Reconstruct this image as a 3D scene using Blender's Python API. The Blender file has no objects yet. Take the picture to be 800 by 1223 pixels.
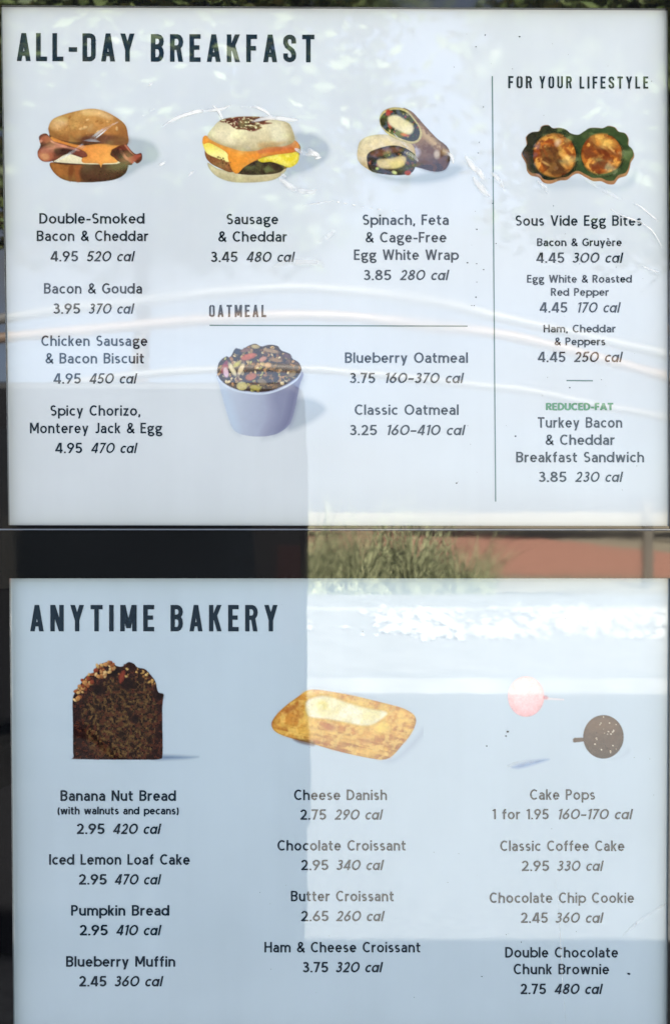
import bpy, bmesh, math, random
import numpy as np
from mathutils import Vector

SC = bpy.context.scene
COL = SC.collection
R = math.radians
random.seed(7)

# ------------------------------------------------------------------ camera
EYE = 1.35            # camera height
DIST = 1.6            # camera to the face of the menu board
cam_d = bpy.data.cameras.new('camera')
cam = bpy.data.objects.new('camera', cam_d)
COL.objects.link(cam)
cam.location = (0, 0, EYE)
cam.rotation_euler = (R(90), 0, 0)
cam_d.sensor_fit = 'VERTICAL'
cam_d.sensor_height = 36
cam_d.lens = 36 * DIST / 1.223
cam_d.clip_start = 0.05
cam_d.clip_end = 6000
SC.camera = cam
cam_d.dof.use_dof = True; cam_d.dof.focus_distance = DIST; cam_d.dof.aperture_fstop = 15   # focused on the print

# ------------------------------------------------------------------ sky, sun, exposure
SUN_ELEV, SUN_AZ = R(38.5), R(4)
EXPOSURE = 3.56
SKY = 0.05
w = bpy.data.worlds.new("World"); SC.world = w; w.use_nodes = True
nt = w.node_tree; nt.nodes.clear()
sky = nt.nodes.new('ShaderNodeTexSky'); sky.sky_type = 'NISHITA'; sky.sun_disc = False
sky.sun_elevation = SUN_ELEV; sky.sun_rotation = SUN_AZ
sky.air_density = 0.5; sky.dust_density = 1.4; sky.ozone_density = 0.6
bg = nt.nodes.new('ShaderNodeBackground'); bg.inputs['Strength'].default_value = SKY
out = nt.nodes.new('ShaderNodeOutputWorld')
# a thin uneven veil of high cloud over the whole sky
wtc = nt.nodes.new('ShaderNodeTexCoord'); wmp = nt.nodes.new('ShaderNodeMapping'); wmp.inputs['Scale'].default_value = (1.0, 1.0, 5.0)
wno = nt.nodes.new('ShaderNodeTexNoise'); wno.inputs['Scale'].default_value = 1.7; wno.inputs['Detail'].default_value = 7; wno.inputs['Distortion'].default_value = .6
wmr = nt.nodes.new('ShaderNodeMapRange'); wmr.inputs['From Min'].default_value = .35; wmr.inputs['From Max'].default_value = .65
wmr.inputs['To Min'].default_value = .35; wmr.inputs['To Max'].default_value = .85
wmx = nt.nodes.new('ShaderNodeMix'); wmx.data_type = 'RGBA'; wmx.inputs['B'].default_value = (2.25, 2.15, 2.05, 1)
nt.links.new(wtc.outputs['Generated'], wmp.inputs['Vector']); nt.links.new(wmp.outputs[0], wno.inputs['Vector'])
nt.links.new(wno.outputs['Fac'], wmr.inputs['Value']); nt.links.new(wmr.outputs[0], wmx.inputs['Factor'])
nt.links.new(sky.outputs[0], wmx.inputs['A']); nt.links.new(wmx.outputs['Result'], bg.inputs['Color']); nt.links.new(bg.outputs[0], out.inputs['Surface'])
sd = bpy.data.lights.new('sun', 'SUN'); sd.energy = 5.0; sd.angle = R(0.6); sd.color = (1, .95, .87)
sun = bpy.data.objects.new('sun', sd); COL.objects.link(sun)
sdir = Vector((math.sin(SUN_AZ) * math.cos(SUN_ELEV), math.cos(SUN_AZ) * math.cos(SUN_ELEV), math.sin(SUN_ELEV)))
sun.rotation_euler = sdir.to_track_quat('Z', 'Y').to_euler()
sun.location = (0, 0, 8)
vs = SC.view_settings
vs.view_transform = 'Standard'; vs.look = 'None'; vs.gamma = 1; vs.use_curve_mapping = False
vs.exposure = EXPOSURE

# ------------------------------------------------------------------ helpers
def lin(c):
    c = np.asarray(c, float) / 255.0
    return np.where(c <= .04045, c / 12.92, ((c + .055) / 1.055) ** 2.4)

def mesh_obj(name, verts, faces, mat, parent=None, smooth=False):
    me = bpy.data.meshes.new(name)
    me.from_pydata([tuple(v) for v in verts], [], [tuple(f) for f in faces])
    me.update()
    if smooth:
        me.polygons.foreach_set('use_smooth', [True] * len(me.polygons))
    o = bpy.data.objects.new(name, me); COL.objects.link(o)
    if mat is not None:
        me.materials.append(mat)
    if parent is not None:
        o.parent = parent
    return o

def empty(name, loc, label=None, cat=None, group=None):
    o = bpy.data.objects.new(name, None); COL.objects.link(o); o.location = loc
    o.empty_display_size = .1
    tag(o, label, cat, group)
    return o

def tag(o, label=None, cat=None, group=None, kind=None):
    if label: o['label'] = label
    if cat: o['category'] = cat
    if group: o['group'] = group
    if kind: o['kind'] = kind
    return o

class MB:
    """collects boxes, prisms, tubes for ONE mesh object"""
    def __init__(s): s.v = []; s.f = []
    def add(s, v, f):
        b = len(s.v); s.v += [tuple(p) for p in v]; s.f += [tuple(i + b for i in q) for q in f]; return s
    def box(s, x0, x1, y0, y1, z0, z1):
        v = [(x0,y0,z0),(x1,y0,z0),(x1,y1,z0),(x0,y1,z0),(x0,y0,z1),(x1,y0,z1),(x1,y1,z1),(x0,y1,z1)]
        return s.add(v, [(0,3,2,1),(4,5,6,7),(0,1,5,4),(1,2,6,5),(2,3,7,6),(3,0,4,7)])
    def prism_y(s, poly, y0, y1):            # poly of (x, z), extruded along y
        n = len(poly)
        v = [(x, y0, z) for x, z in poly] + [(x, y1, z) for x, z in poly]
        f = [tuple(range(n)), tuple(range(2*n-1, n-1, -1))]
        f += [(i, n+i, n+(i+1) % n, (i+1) % n) for i in range(n)]
        return s.add(v, f)
    def tube(s, pts, r, n=8):
        pts = [Vector(p) for p in pts]; v = []; f = []
        rr = r if isinstance(r, (list, tuple)) else [r]*len(pts)
        for i, p in enumerate(pts):
            d = (pts[min(i+1, len(pts)-1)] - pts[max(i-1, 0)]).normalized()
            a = Vector((0, 0, 1)) if abs(d.z) < .9 else Vector((1, 0, 0))
            u = d.cross(a).normalized(); w_ = d.cross(u)
            for k in range(n):
                t = 2*math.pi*k/n
                v.append(p + (u*math.cos(t) + w_*math.sin(t))*rr[i])
        for i in range(len(pts)-1):
            for k in range(n):
                f.append((i*n+k, i*n+(k+1) % n, (i+1)*n+(k+1) % n, (i+1)*n+k))
        f.append(tuple(range(n))); f.append(tuple(range(len(pts)*n-1, (len(pts)-1)*n-1, -1)))
        return s.add(v, f)
    def build(s, name, mat, parent=None, smooth=False, bevel=0):
        o = mesh_obj(name, s.v, s.f, mat, parent, smooth)
        bm = bmesh.new(); bm.from_mesh(o.data); bmesh.ops.recalc_face_normals(bm, faces=bm.faces)
        if bevel:
            bmesh.ops.bevel(bm, geom=list(bm.edges), offset=bevel, segments=2, affect='EDGES', profile=.6)
        bm.to_mesh(o.data); bm.free()
        return o

# board space: photo pixel -> metres on the board (1 px = 1 mm)
def bx(px): return (px - 400) * .001
def bz(py): return EYE + (611.5 - py) * .001
FACE = DIST           # y of the printed sheets

# ------------------------------------------------------------------ materials
def new_mat(name):
    m = bpy.data.materials.new(name); m.use_nodes = True
    n = m.node_tree
    return m, n, n.nodes['Principled BSDF']

def noise_color(m, n, b, c0, c1, scale=5, detail=6, lo=.35, hi=.65, bump=0, bscale=None, coord='Object'):
    tc = n.nodes.new('ShaderNodeTexCoord')
    no = n.nodes.new('ShaderNodeTexNoise'); no.inputs['Scale'].default_value = scale; no.inputs['Detail'].default_value = detail
    rp = n.nodes.new('ShaderNodeValToRGB')
    rp.color_ramp.elements[0].position = lo; rp.color_ramp.elements[0].color = (*c0, 1)
    rp.color_ramp.elements[1].position = hi; rp.color_ramp.elements[1].color = (*c1, 1)
    n.links.new(tc.outputs[coord], no.inputs['Vector']); n.links.new(no.outputs['Fac'], rp.inputs['Fac'])
    n.links.new(rp.outputs['Color'], b.inputs['Base Color'])
    if bump:
        nb = n.nodes.new('ShaderNodeTexNoise'); nb.inputs['Scale'].default_value = bscale or scale*4; nb.inputs['Detail'].default_value = 8
        bp = n.nodes.new('ShaderNodeBump'); bp.inputs['Strength'].default_value = bump; bp.inputs['Distance'].default_value = .02
        n.links.new(tc.outputs[coord], nb.inputs['Vector']); n.links.new(nb.outputs['Fac'], bp.inputs['Height'])
        n.links.new(bp.outputs['Normal'], b.inputs['Normal'])
    return rp

def simple(name, c0, c1=None, rough=.7, scale=5, bump=0, bscale=None, metal=0, coat=0):
    m, n, b = new_mat(name)
    b.inputs['Roughness'].default_value = rough; b.inputs['Metallic'].default_value = metal
    b.inputs['Coat Weight'].default_value = coat
    noise_color(m, n, b, c0, c1 or tuple(x*1.15 for x in c0), scale=scale, bump=bump, bscale=bscale)
    return m

COAT_IOR = 1.8
COAT_ROUGH = .02
def glossy_face(name, base=None, attr=False, rough=.5, glow=0.0, tint_noise=.03):
    """printed sheet / painted metal under one flat, slightly wavy gloss layer"""
    m, n, b = new_mat(name)
    b.inputs['Roughness'].default_value = rough
    b.inputs['Specular IOR Level'].default_value = 0.0
    b.inputs['Coat Weight'].default_value = 1; b.inputs['Coat IOR'].default_value = COAT_IOR
    b.inputs['Coat Roughness'].default_value = COAT_ROUGH
    tc = n.nodes.new('ShaderNodeTexCoord')
    if attr:
        a = n.nodes.new('ShaderNodeVertexColor'); a.layer_name = 'print'; src = a.outputs['Color']
    else:
        a = n.nodes.new('ShaderNodeRGB'); a.outputs[0].default_value = (*base, 1); src = a.outputs[0]
    no = n.nodes.new('ShaderNodeTexNoise'); no.inputs['Scale'].default_value = 6; no.inputs['Detail'].default_value = 8
    n.links.new(tc.outputs['Object'], no.inputs['Vector'])
    mr = n.nodes.new('ShaderNodeMapRange'); mr.inputs['To Min'].default_value = 1-tint_noise; mr.inputs['To Max'].default_value = 1+tint_noise
    mr.inputs['From Min'].default_value = .3; mr.inputs['From Max'].default_value = .7
    n.links.new(no.outputs['Fac'], mr.inputs['Value'])
    mx = n.nodes.new('ShaderNodeVectorMath'); mx.operation = 'SCALE'
    # faint rain streaks in the tone, and smudges that blur the gloss in patches
    mp = n.nodes.new('ShaderNodeMapping'); mp.inputs['Scale'].default_value = (22, 1, 1.6)
    n2 = n.nodes.new('ShaderNodeTexNoise'); n2.inputs['Scale'].default_value = 2; n2.inputs['Detail'].default_value = 5
    n.links.new(tc.outputs['Object'], mp.inputs['Vector']); n.links.new(mp.outputs[0], n2.inputs['Vector'])
    m2 = n.nodes.new('ShaderNodeMapRange'); m2.inputs['From Min'].default_value = .3; m2.inputs['From Max'].default_value = .7
    m2.inputs['To Min'].default_value = .988; m2.inputs['To Max'].default_value = 1.01
    mm = n.nodes.new('ShaderNodeMath'); mm.operation = 'MULTIPLY'
    n.links.new(n2.outputs['Fac'], m2.inputs['Value']); n.links.new(mr.outputs[0], mm.inputs[0]); n.links.new(m2.outputs[0], mm.inputs[1])
    n3 = n.nodes.new('ShaderNodeTexNoise'); n3.inputs['Scale'].default_value = 4.5; n3.inputs['Detail'].default_value = 6
    m3 = n.nodes.new('ShaderNodeMapRange'); m3.inputs['From Min'].default_value = .45; m3.inputs['From Max'].default_value = .7
    m3.inputs['To Min'].default_value = .012; m3.inputs['To Max'].default_value = .045
    n.links.new(tc.outputs['Object'], n3.inputs['Vector']); n.links.new(n3.outputs['Fac'], m3.inputs['Value']); n.links.new(m3.outputs[0], b.inputs['Coat Roughness'])
    n.links.new(src, mx.inputs[0]); n.links.new(mm.outputs[0], mx.inputs['Scale'])
    n.links.new(mx.outputs[0], b.inputs['Base Color'])
    if glow:
        n.links.new(mx.outputs[0], b.inputs['Emission Color']); b.inputs['Emission Strength'].default_value = glow
    wv = n.nodes.new('ShaderNodeTexNoise'); wv.inputs['Scale'].default_value = 14; wv.inputs['Detail'].default_value = 3
    bp = n.nodes.new('ShaderNodeBump'); bp.inputs['Strength'].default_value = .25; bp.inputs['Distance'].default_value = .00012
    n.links.new(tc.outputs['Object'], wv.inputs['Vector']); n.links.new(wv.outputs['Fac'], bp.inputs['Height'])
    n.links.new(bp.outputs['Normal'], b.inputs['Coat Normal'])
    return m

GLOW = 0.0
PANEL = (.475, .60, .725)       # lower sheet, pale blue
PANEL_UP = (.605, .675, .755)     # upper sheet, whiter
INK = (.012, .028, .048)
M = {}
M['sheet'] = glossy_face('printed_sheet', attr=True, glow=GLOW, tint_noise=.04)
M['ink'] = glossy_face('navy_ink', INK, glow=GLOW, tint_noise=.08)
M['ink_green'] = glossy_face('green_ink', (.10, .29, .18), glow=GLOW)
M['ink_teal'] = glossy_face('teal_ink', (.10, .19, .20), glow=GLOW)
M['photo'] = glossy_face('printed_food_picture', attr=True, glow=GLOW, tint_noise=.03)
M['frame'] = glossy_face('black_frame_paint', (.004, .0045, .006), rough=.4, tint_noise=.3)
M['seam'] = glossy_face('grey_aluminium_lip', (.16, .19, .25), rough=.35)

# ------------------------------------------------------------------ stroke lettering
W = .152      # stroke of the text face, of the cap height
def arc(cx, cy, rx, ry, a0, a1, n=None):
    n = n or max(4, int(abs(a1-a0)/18))
    return [(cx+rx*math.cos(R(a0+(a1-a0)*i/n)), cy+ry*math.sin(R(a0+(a1-a0)*i/n))) for i in range(n+1)]
def rr(x0, x1, y0, y1, r):       # rounded rectangle centre line, closed
    return (arc(x1-r, y1-r, r, r, 90, 0, 4) + arc(x1-r, y0+r, r, r, 0, -90, 4) + arc(x0+r, y0+r, r, r, -90, -180, 4)
            + arc(x0+r, y1-r, r, r, 180, 90, 4))
def D(x0, y0, x1, y1): return ('d', x0, y0, x1, y1)   # diagonal with level ends (x = centre)
h = W/2
T, X_ = 1-h, .72-h      # centre lines of cap top and x-height top
def scurve(x0, x1, y0, y1):
    cx = (x0+x1)/2; rx = (x1-x0)/2-h; q = (y1-y0-W)/4; yt = y1-h-q; yb = y0+h+q
    return (arc(cx, yt, rx*.94, q, 38, 180, 8)[:-1] + arc(cx, yt, rx*.94, q, 180, 262, 4)
            + arc(cx, yb, rx, q, 82, 0, 4)[0:] + arc(cx, yb, rx, q, 0, -145, 8)[1:])
G = {}
def g(c, w_, *paths): G[c] = (w_, paths)
L_ = lambda *p: list(p)
# lower case
def bowl(cx, rx=.25): return arc(cx, .36, rx, .36-h, 0, 360, 22)
g('a', .52, L_((.52-h, 0), (.52-h, .44)) + arc(.26, .44, .26-h, X_-.44, 0, 150, 8)[1:], [(.52-h, .40), (.24, .40)] + arc(.24, .235, .24-h, .165, 90, 270, 8)[1:] + [(.34, .09), (.52-h, .2)])
g('b', .62, L_((h, 0), (h, 1)), bowl(.335, .27-.0))
g('c', .52, arc(.31, .36, .31-h, .36-h, 48, 312, 16))
g('d', .62, L_((.62-h, 0), (.62-h, 1)), bowl(.31-h+.045, .245))
g('e', .58, [(h, .37), (.58-h, .37)] + arc(.29, .36, .29-h, .36-h, 6, 322, 18))
g('f', .36, [(.16, 0), (.16, .78)] + arc(.32, .78, .16, .16, 180, 85, 5)[1:], L_((0, X_), (.35, X_)))
g('g', .60, arc(.27, .47, .27-h, .25-h, 0, 360, 18), [(.16, .28), (.09, .17), (.16, .09), (.36, .07)] + arc(.34, -.08, .22, .145, 80, -180, 12)[0:] + [(.14, 0), (.24, .06)], L_((.42, .61), (.60, .66)))
g('h', .57, L_((h, 0), (h, 1)), [(h, .38)] + arc(.285, .42, .285-h, X_-.42, 180, 0, 9) + [(.57-h, 0)])
g('i', W, L_((h, 0), (h, .72)), L_((h, .83), (h, .98)))
g('k', .50, L_((h, 0), (h, 1)), D(.16, .33, .42, .72), D(.22, .40, .42, 0))
g('l', W, L_((h, 0), (h, 1)))
g('m', .90, L_((h, 0), (h, .72)), [(h, .40)] + arc(.26, .44, .26-h, X_-.44, 180, 0, 8) + [(.45, 0)], [(.45, .40)] + arc(.6425, .44, .1925, X_-.44, 180, 0, 8) + [(.90-h, 0)])
g('n', .56, L_((h, 0), (h, .72)), [(h, .38)] + arc(.28, .42, .28-h, X_-.42, 180, 0, 9) + [(.56-h, 0)])
g('o', .62, arc(.31, .36, .31-h, .36-h, 0, 360, 24))
g('p', .62, L_((h, -.26), (h, .72)), bowl(.335, .27))
g('r', .36, L_((h, 0), (h, .72)), [(h, .36)] + arc(.30, .40, .30-h, X_-.40, 180, 75, 6))
g('s', .46, scurve(0, .46, 0, .72))
g('t', .38, [(.15, .92), (.15, .20)] + arc(.29, .20, .14, .20-h, 180, 300, 6)[1:], L_((0, X_), (.37, X_)))
g('u', .56, [(h, .72), (h, .30)] + arc(.28, .30, .28-h, .30-h, 180, 360, 9)[1:], L_((.56-h, 0), (.56-h, .72)))
g('w', .84, D(h, .72, .22, 0), D(.42, .72, .22, 0), D(.42, .72, .62, 0), D(.84-h, .72, .62, 0))
g('y', .56, D(h, .72, .29, 0), D(.56-h, .72, .20, -.26))
g('z', .48, L_((.02, X_), (.46, X_)), L_((.01, h), (.47, h)), D(.38, .66, .10, .06))
g('\u00e8', .58, *G['e'][1], D(.18, 1.02, .30, .82))
G['\u00e1'] = (.60, (bowl(.30-h+.045, .235), L_((.60-h, 0), (.60-h, .72))))   # one-storey a of the slanted face
# capitals
g('A', .72, D(h, 0, .36, 1), D(.72-h, 0, .36, 1), L_((.15, .30), (.57, .30)))
g('B', .60, L_((h, 0), (h, 1)), [(h, T), (.32, T)] + arc(.32, .735, .20, T-.735, 90, -90, 8)[1:] + [(h, .53)], [(.3, .53)] + arc(.32, .53/2+h/2, .28-h+.0, (.53-h)/2, 90, -90, 8) + [(h, h)])
g('C', .68, arc(.39, .5, .39-h, .5-h, 48, 312, 18))
g('D', .68, L_((h, 0), (h, 1)), [(h, T), (.27, T)] + arc(.27, .5, .41-h, .5-h, 90, -90, 14)[1:] + [(h, h)])
g('E', .50, L_((h, 0), (h, 1)), L_((h, T), (.49, T)), L_((h, h), (.50, h)), L_((h, .52), (.45, .52)))
g('F', .48, L_((h, 0), (h, 1)), L_((h, T), (.48, T)), L_((h, .50), (.44, .50)))
g('G', .72, arc(.40, .5, .40-h, .5-h, 48, 330, 18)[:-1] + [(.72-h, .20), (.72-h, .47), (.44, .47)])
g('H', .66, L_((h, 0), (h, 1)), L_((.66-h, 0), (.66-h, 1)), L_((h, .52), (.66-h, .52)))
g('I', W, L_((h, 0), (h, 1)))
g('J', .42, [(.42-h, 1), (.42-h, .26)] + arc(.20, .26, .22-h, .26-h, 0, -140, 8)[1:])
g('L', .47, L_((h, 0), (h, 1)), L_((h, h), (.47, h)))
g('M', .80, L_((h, 0), (h, 1)), L_((.80-h, 0), (.80-h, 1)), D(h+.02, 1, .40, .22), D(.78-h, 1, .40, .22))
g('N', .66, L_((h, 0), (h, 1)), L_((.66-h, 0), (.66-h, 1)), D(h+.01, 1, .65-h, 0))
g('O', .82, arc(.41, .5, .41-h, .5-h, 0, 360, 28))
g('P', .56, L_((h, 0), (h, 1)), [(h, T), (.30, T)] + arc(.30, .70, .26-h, T-.70, 90, -90, 8)[1:] + [(h, .467)])
g('R', .60, L_((h, 0), (h, 1)), [(h, T), (.30, T)] + arc(.30, .71, .26-h, T-.71, 90, -90, 8)[1:] + [(h, .487)], D(.30, .46, .51, 0))
g('S', .56, scurve(0, .56, 0, 1))
g('T', .62, L_((0, T), (.62, T)), L_((.31, 0), (.31, T)))
g('U', .62, [(h, 1), (h, .30)] + arc(.31, .30, .31-h, .30-h, 180, 360, 9)[1:] + [(.62-h, 1)])
g('V', .70, D(h, 1, .35, 0), D(.70-h, 1, .35, 0))
g('W', 1.02, D(h, 1, .28, 0), D(.51, 1, .28, 0), D(.51, 1, .74, 0), D(1.02-h, 1, .74, 0))
# figures and marks
g('0', .66, arc(.33, .5, .33-h, .5-h, 0, 360, 24))
G['\u00d8'] = (.80, (arc(.40, .5, .40-h, .5-h, 0, 360, 26),))      # round zero of the slanted face
g('1', .30, L_((.30-h, 0), (.30-h, 1)), D(.20, .97, .05, .80))
g('2', .58, arc(.28, .68, .26-h+.01, T-.68, 165, -20, 10) + [(.40, .44), (.10, h)], L_((.02, h), (.58, h)))
g('3', .56, arc(.26, .735, .25-h, T-.735, 150, -90, 10) + [(.2, .54)], [(.2, .54)] + arc(.27, .30, .29-h, .30-h, 90, -150, 12)[0:])
g('4', .62, L_((0, .25), (.62, .25)), L_((.46, 0), (.46, 1)), D(.40, 1, .06, .22))
g('5', .56, L_((.10, T), (.52, T)), [(.125, T), (.10, .52)] + arc(.26, .32, .30-h, .32-h, 120, -150, 12))
g('6', .60, arc(.30, .31, .30-h, .31-h, 0, 360, 20), D(.42, 1, .115, .42))
g('7', .54, L_((0, T), (.54, T)), D(.45, .95, .18, 0))
g('8', .60, arc(.30, .745, .235-h+.02, T-.745, 0, 360, 18), arc(.30, .28, .30-h, .28-h, 0, 360, 20))
g('9', .60, arc(.30, .69, .30-h, .31-h, 0, 360, 20), D(.485, .58, .18, 0))
g('.', .15, L_((.075, 0), (.075, .15)))
g(',', .15, L_((.09, .15), (.09, .02), (.04, -.13)))
g('-', .36, L_((0, .38), (.36, .38)))
g('\u2013', .48, L_((0, .40), (.48, .40)))
g('&', .66, [(.66, 0), (.20, .60)] + arc(.32, .77, .15, T-.77, 210, -30, 10)[0:] + [(.36, .56), (.20, .46)] + arc(.26, .25, .26-h, .25-h, 110, 300, 10) + [(.54, .22), (.60, .44)])
g('(', .24, arc(.36, .4, .30, .62, 128, 232, 8))
g(')', .24, arc(-.12, .4, .30, .62, 52, -52, 8))
# condensed heading face
CW = .165; c_ = CW/2
H = {}
def hd(c, w_, *p): H[c] = (w_, p)
r_ = .13
hd('A', .50, D(.085, 0, .25, 1), D(.415, 0, .25, 1), L_((.13, .27), (.37, .27)))
hd('B', .47, L_((c_, 0), (c_, 1)), [(c_, 1-c_), (.25, 1-c_)] + arc(.25, .735, .135, .182, 90, -90, 6)[1:] + [(c_, .535)], [(c_, .535), (.25, .535)] + arc(.25, .31, .1375, .2275, 90, -90, 6)[1:] + [(c_, c_)])
hd('D', .47, L_((c_, 0), (c_, 1)), [(c_, 1-c_), (.47-c_-r_, 1-c_)] + arc(.47-c_-r_, 1-c_-r_, r_, r_, 90, 0, 4)[1:] + arc(.47-c_-r_, c_+r_, r_, r_, 0, -90, 4) + [(c_, c_)])
hd('E', .40, L_((c_, 0), (c_, 1)), L_((c_, 1-c_), (.40, 1-c_)), L_((c_, c_), (.40, c_)), L_((c_, .52), (.36, .52)))
hd('F', .39, L_((c_, 0), (c_, 1)), L_((c_, 1-c_), (.39, 1-c_)), L_((c_, .50), (.35, .50)))
hd('I', CW, L_((c_, 0), (c_, 1)))
hd('K', .48, L_((c_, 0), (c_, 1)), D(.385, 1, .15, .42), D(.22, .60, .39, 0))
hd('L', .39, L_((c_, 0), (c_, 1)), L_((c_, c_), (.39, c_)))
hd('M', .60, L_((c_, 0), (c_, 1)), L_((.60-c_, 0), (.60-c_, 1)), D(c_+.02, 1, .30, .12), D(.58-c_, 1, .30, .12))
hd('N', .49, L_((c_, 0), (c_, 1)), L_((.49-c_, 0), (.49-c_, 1)), D(c_+.01, 1, .48-c_, 0))
hd('O', .47, rr(c_, .47-c_, c_, 1-c_, r_) + [(c_+r_, 1-c_)])
hd('R', .48, L_((c_, 0), (c_, 1)), [(c_, 1-c_), (.26, 1-c_)] + arc(.26, .715, .135, .2, 90, -90, 6)[1:] + [(c_, .515)], D(.30, .50, .385, 0))
hd('S', .46, [(.46-c_, .68), (.46-c_, 1-c_-r_)] + arc(.23, 1-c_-r_, .23-c_, r_, 0, 180, 8)[1:] + [(c_, .70), (.14, .57), (.32, .43), (.46-c_, .30)] + [(.46-c_, c_+r_)] + arc(.23, c_+r_, .23-c_, r_, 0, -180, 8)[1:] + [(c_, .32)])
hd('T', .44, L_((0, 1-c_), (.44, 1-c_)), L_((.22, 0), (.22, 1-c_)))
hd('U', .47, [(c_, 1), (c_, c_+r_)] + arc(.235, c_+r_, .235-c_, r_, 180, 360, 8)[1:] + [(.47-c_, 1)])
hd('Y', .50, D(.085, 1, .25, .42), D(.415, 1, .25, .42), L_((.25, 0), (.25, .52)))
hd('-', .30, L_((0, .42), (.30, .42)))

def ribbon(pts, w_):
    out_ = []
    P = [Vector(p) for p in pts]
    Q = [P[0]]
    for p in P[1:]:
        if (p-Q[-1]).length > 1e-4: Q.append(p)
    closed = (Q[0]-Q[-1]).length < 1e-3
    n = len(Q); L = []; Rr = []
    for i in range(n):
        if closed: a, b_ = Q[(i-1) % (n-1)], Q[(i+1) % (n-1)] if i < n-1 else Q[1]
        else: a, b_ = Q[max(i-1, 0)], Q[min(i+1, n-1)]
        d1 = (Q[i]-a); d2 = (b_-Q[i])
        if d1.length < 1e-6: d1 = d2
        if d2.length < 1e-6: d2 = d1
        d1 = d1.normalized(); d2 = d2.normalized()
        t = d1+d2
        t = t.normalized() if t.length > 1e-3 else d1
        nn = Vector((-t.y, t.x)); k = max(.5, abs(nn.dot(Vector((-d1.y, d1.x)))))
        L.append(Q[i]+nn*(w_/2/k)); Rr.append(Q[i]-nn*(w_/2/k))
    return L, Rr

def set_text(text, x0, x1, base, cap, weight=1.0, slant=0, face='text', tilt=0.0):
    """glyph quads for a line whose ink runs from photo pixel x0 to x1 on the baseline `base`"""
    table = H if face == 'head' else G
    sw = (CW if face == 'head' else W)*weight
    if slant: text = text.replace('a', '\u00e1').replace('0', '\u00d8')
    wid = []; sp = 0
    space = .34 if face == 'head' else .34
    n_gap = len(text)-1
    tot = 0
    for c in text: tot += space if c == ' ' else table[c][0]
    hs = 1.0
    ex = slant*1.0
    need = (x1-x0)/cap - ex*.8
    track = (need-tot)/max(n_gap, 1)
    lo, hi = (.02, .25) if face == 'head' else (.07, .125)
    if track < lo or track > hi:
        t2 = min(max(track, lo), hi); hs = (need-t2*n_gap)/tot; track = t2
    V = []; F = []; x = 0; layer = 0
    for c in text:
        if c == ' ': x += space*hs+track; continue
        w_, paths = table[c]
        for p in paths:
            dz = layer % 4; layer += 1
            b0 = len(V)
            def put(px, py):
                gx = x + px*hs + py*slant
                X = x0 + gx*cap; Y = base - py*cap + (X-x0)*tilt
                V.append((bx(X), FACE-.0003-.00004*dz, bz(Y)))
            if isinstance(p, tuple) and p[0] == 'd':
                _, ax, ay, cx2, cy2 = p
                ww = sw*math.hypot(cx2-ax, cy2-ay)/max(abs(cy2-ay), .05)/2
                for q in ((ax-ww, ay), (ax+ww, ay), (cx2+ww, cy2), (cx2-ww, cy2)): put(*q)
                F.append((b0, b0+1, b0+2, b0+3))
            else:
                Lp, Rp = ribbon(p, sw)
                for a, b_ in zip(Lp, Rp): put(*a); put(*b_)
                for i in range(len(Lp)-1): F.append((b0+2*i, b0+2*i+1, b0+2*i+3, b0+2*i+2))
        x += w_*hs+track
    return V, F

def orient(o):          # every printed face looks towards the camera (-y)
    me = o.data
    bm = bmesh.new(); bm.from_mesh(me); bm.faces.ensure_lookup_table()
    for f in bm.faces:
        f.normal_update()
        if f.normal.y > 0: f.normal_flip()
    bm.to_mesh(me); bm.free()
    return o

def text_obj(name, parent, pieces, mat='ink', label=None):
    V = []; F = []
    for kw in pieces:
        v, f = set_text(**kw); b = len(V); V += v; F += [tuple(i+b for i in q) for q in f]
    o = orient(mesh_obj(name, V, F, M[mat], parent))
    if label: o['label'] = label
    return o

# ------------------------------------------------------------------ printed food pictures
# each is a flat printed picture: a fine grid of faces, its inks computed by the little painter below
SHADE = np.array([.47,.58,.715])/np.array([.47,.60,.74])
STEP = .6
def vnoise(x, y, seed=0):
    xi = np.floor(x).astype(np.int64); yi = np.floor(y).astype(np.int64)
    fx = x-xi; fy = y-yi; fx = fx*fx*(3-2*fx); fy = fy*fy*(3-2*fy)
    def hsh(a, b):
        n = (a*374761393 + b*668265263 + seed*1442695041) & 0x7fffffff
        n = ((n ^ (n >> 13))*1274126177) & 0x7fffffff
        return ((n ^ (n >> 16)) & 0xffff)/65535.0
    return (hsh(xi, yi)*(1-fx)+hsh(xi+1, yi)*fx)*(1-fy) + (hsh(xi, yi+1)*(1-fx)+hsh(xi+1, yi+1)*fx)*fy
def fbm(x, y, seed=0, o=4):
    s = 0; a = .5; t = 0
    for i in range(o):
        s = s+a*vnoise(x*2**i, y*2**i, seed+i*17); t += a; a *= .55
    return s/t
def crom(P, n=6):
    P = np.array(P, float); o = []
    N = len(P)
    for i in range(N):
        p0, p1, p2, p3 = P[(i-1) % N], P[i], P[(i+1) % N], P[(i+2) % N]
        for k in range(n):
            t = k/n
            o.append(.5*((2*p1)+(-p0+p2)*t+(2*p0-5*p1+4*p2-p3)*t*t+(-p0+3*p1-3*p2+p3)*t**3))
    return np.array(o)

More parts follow.
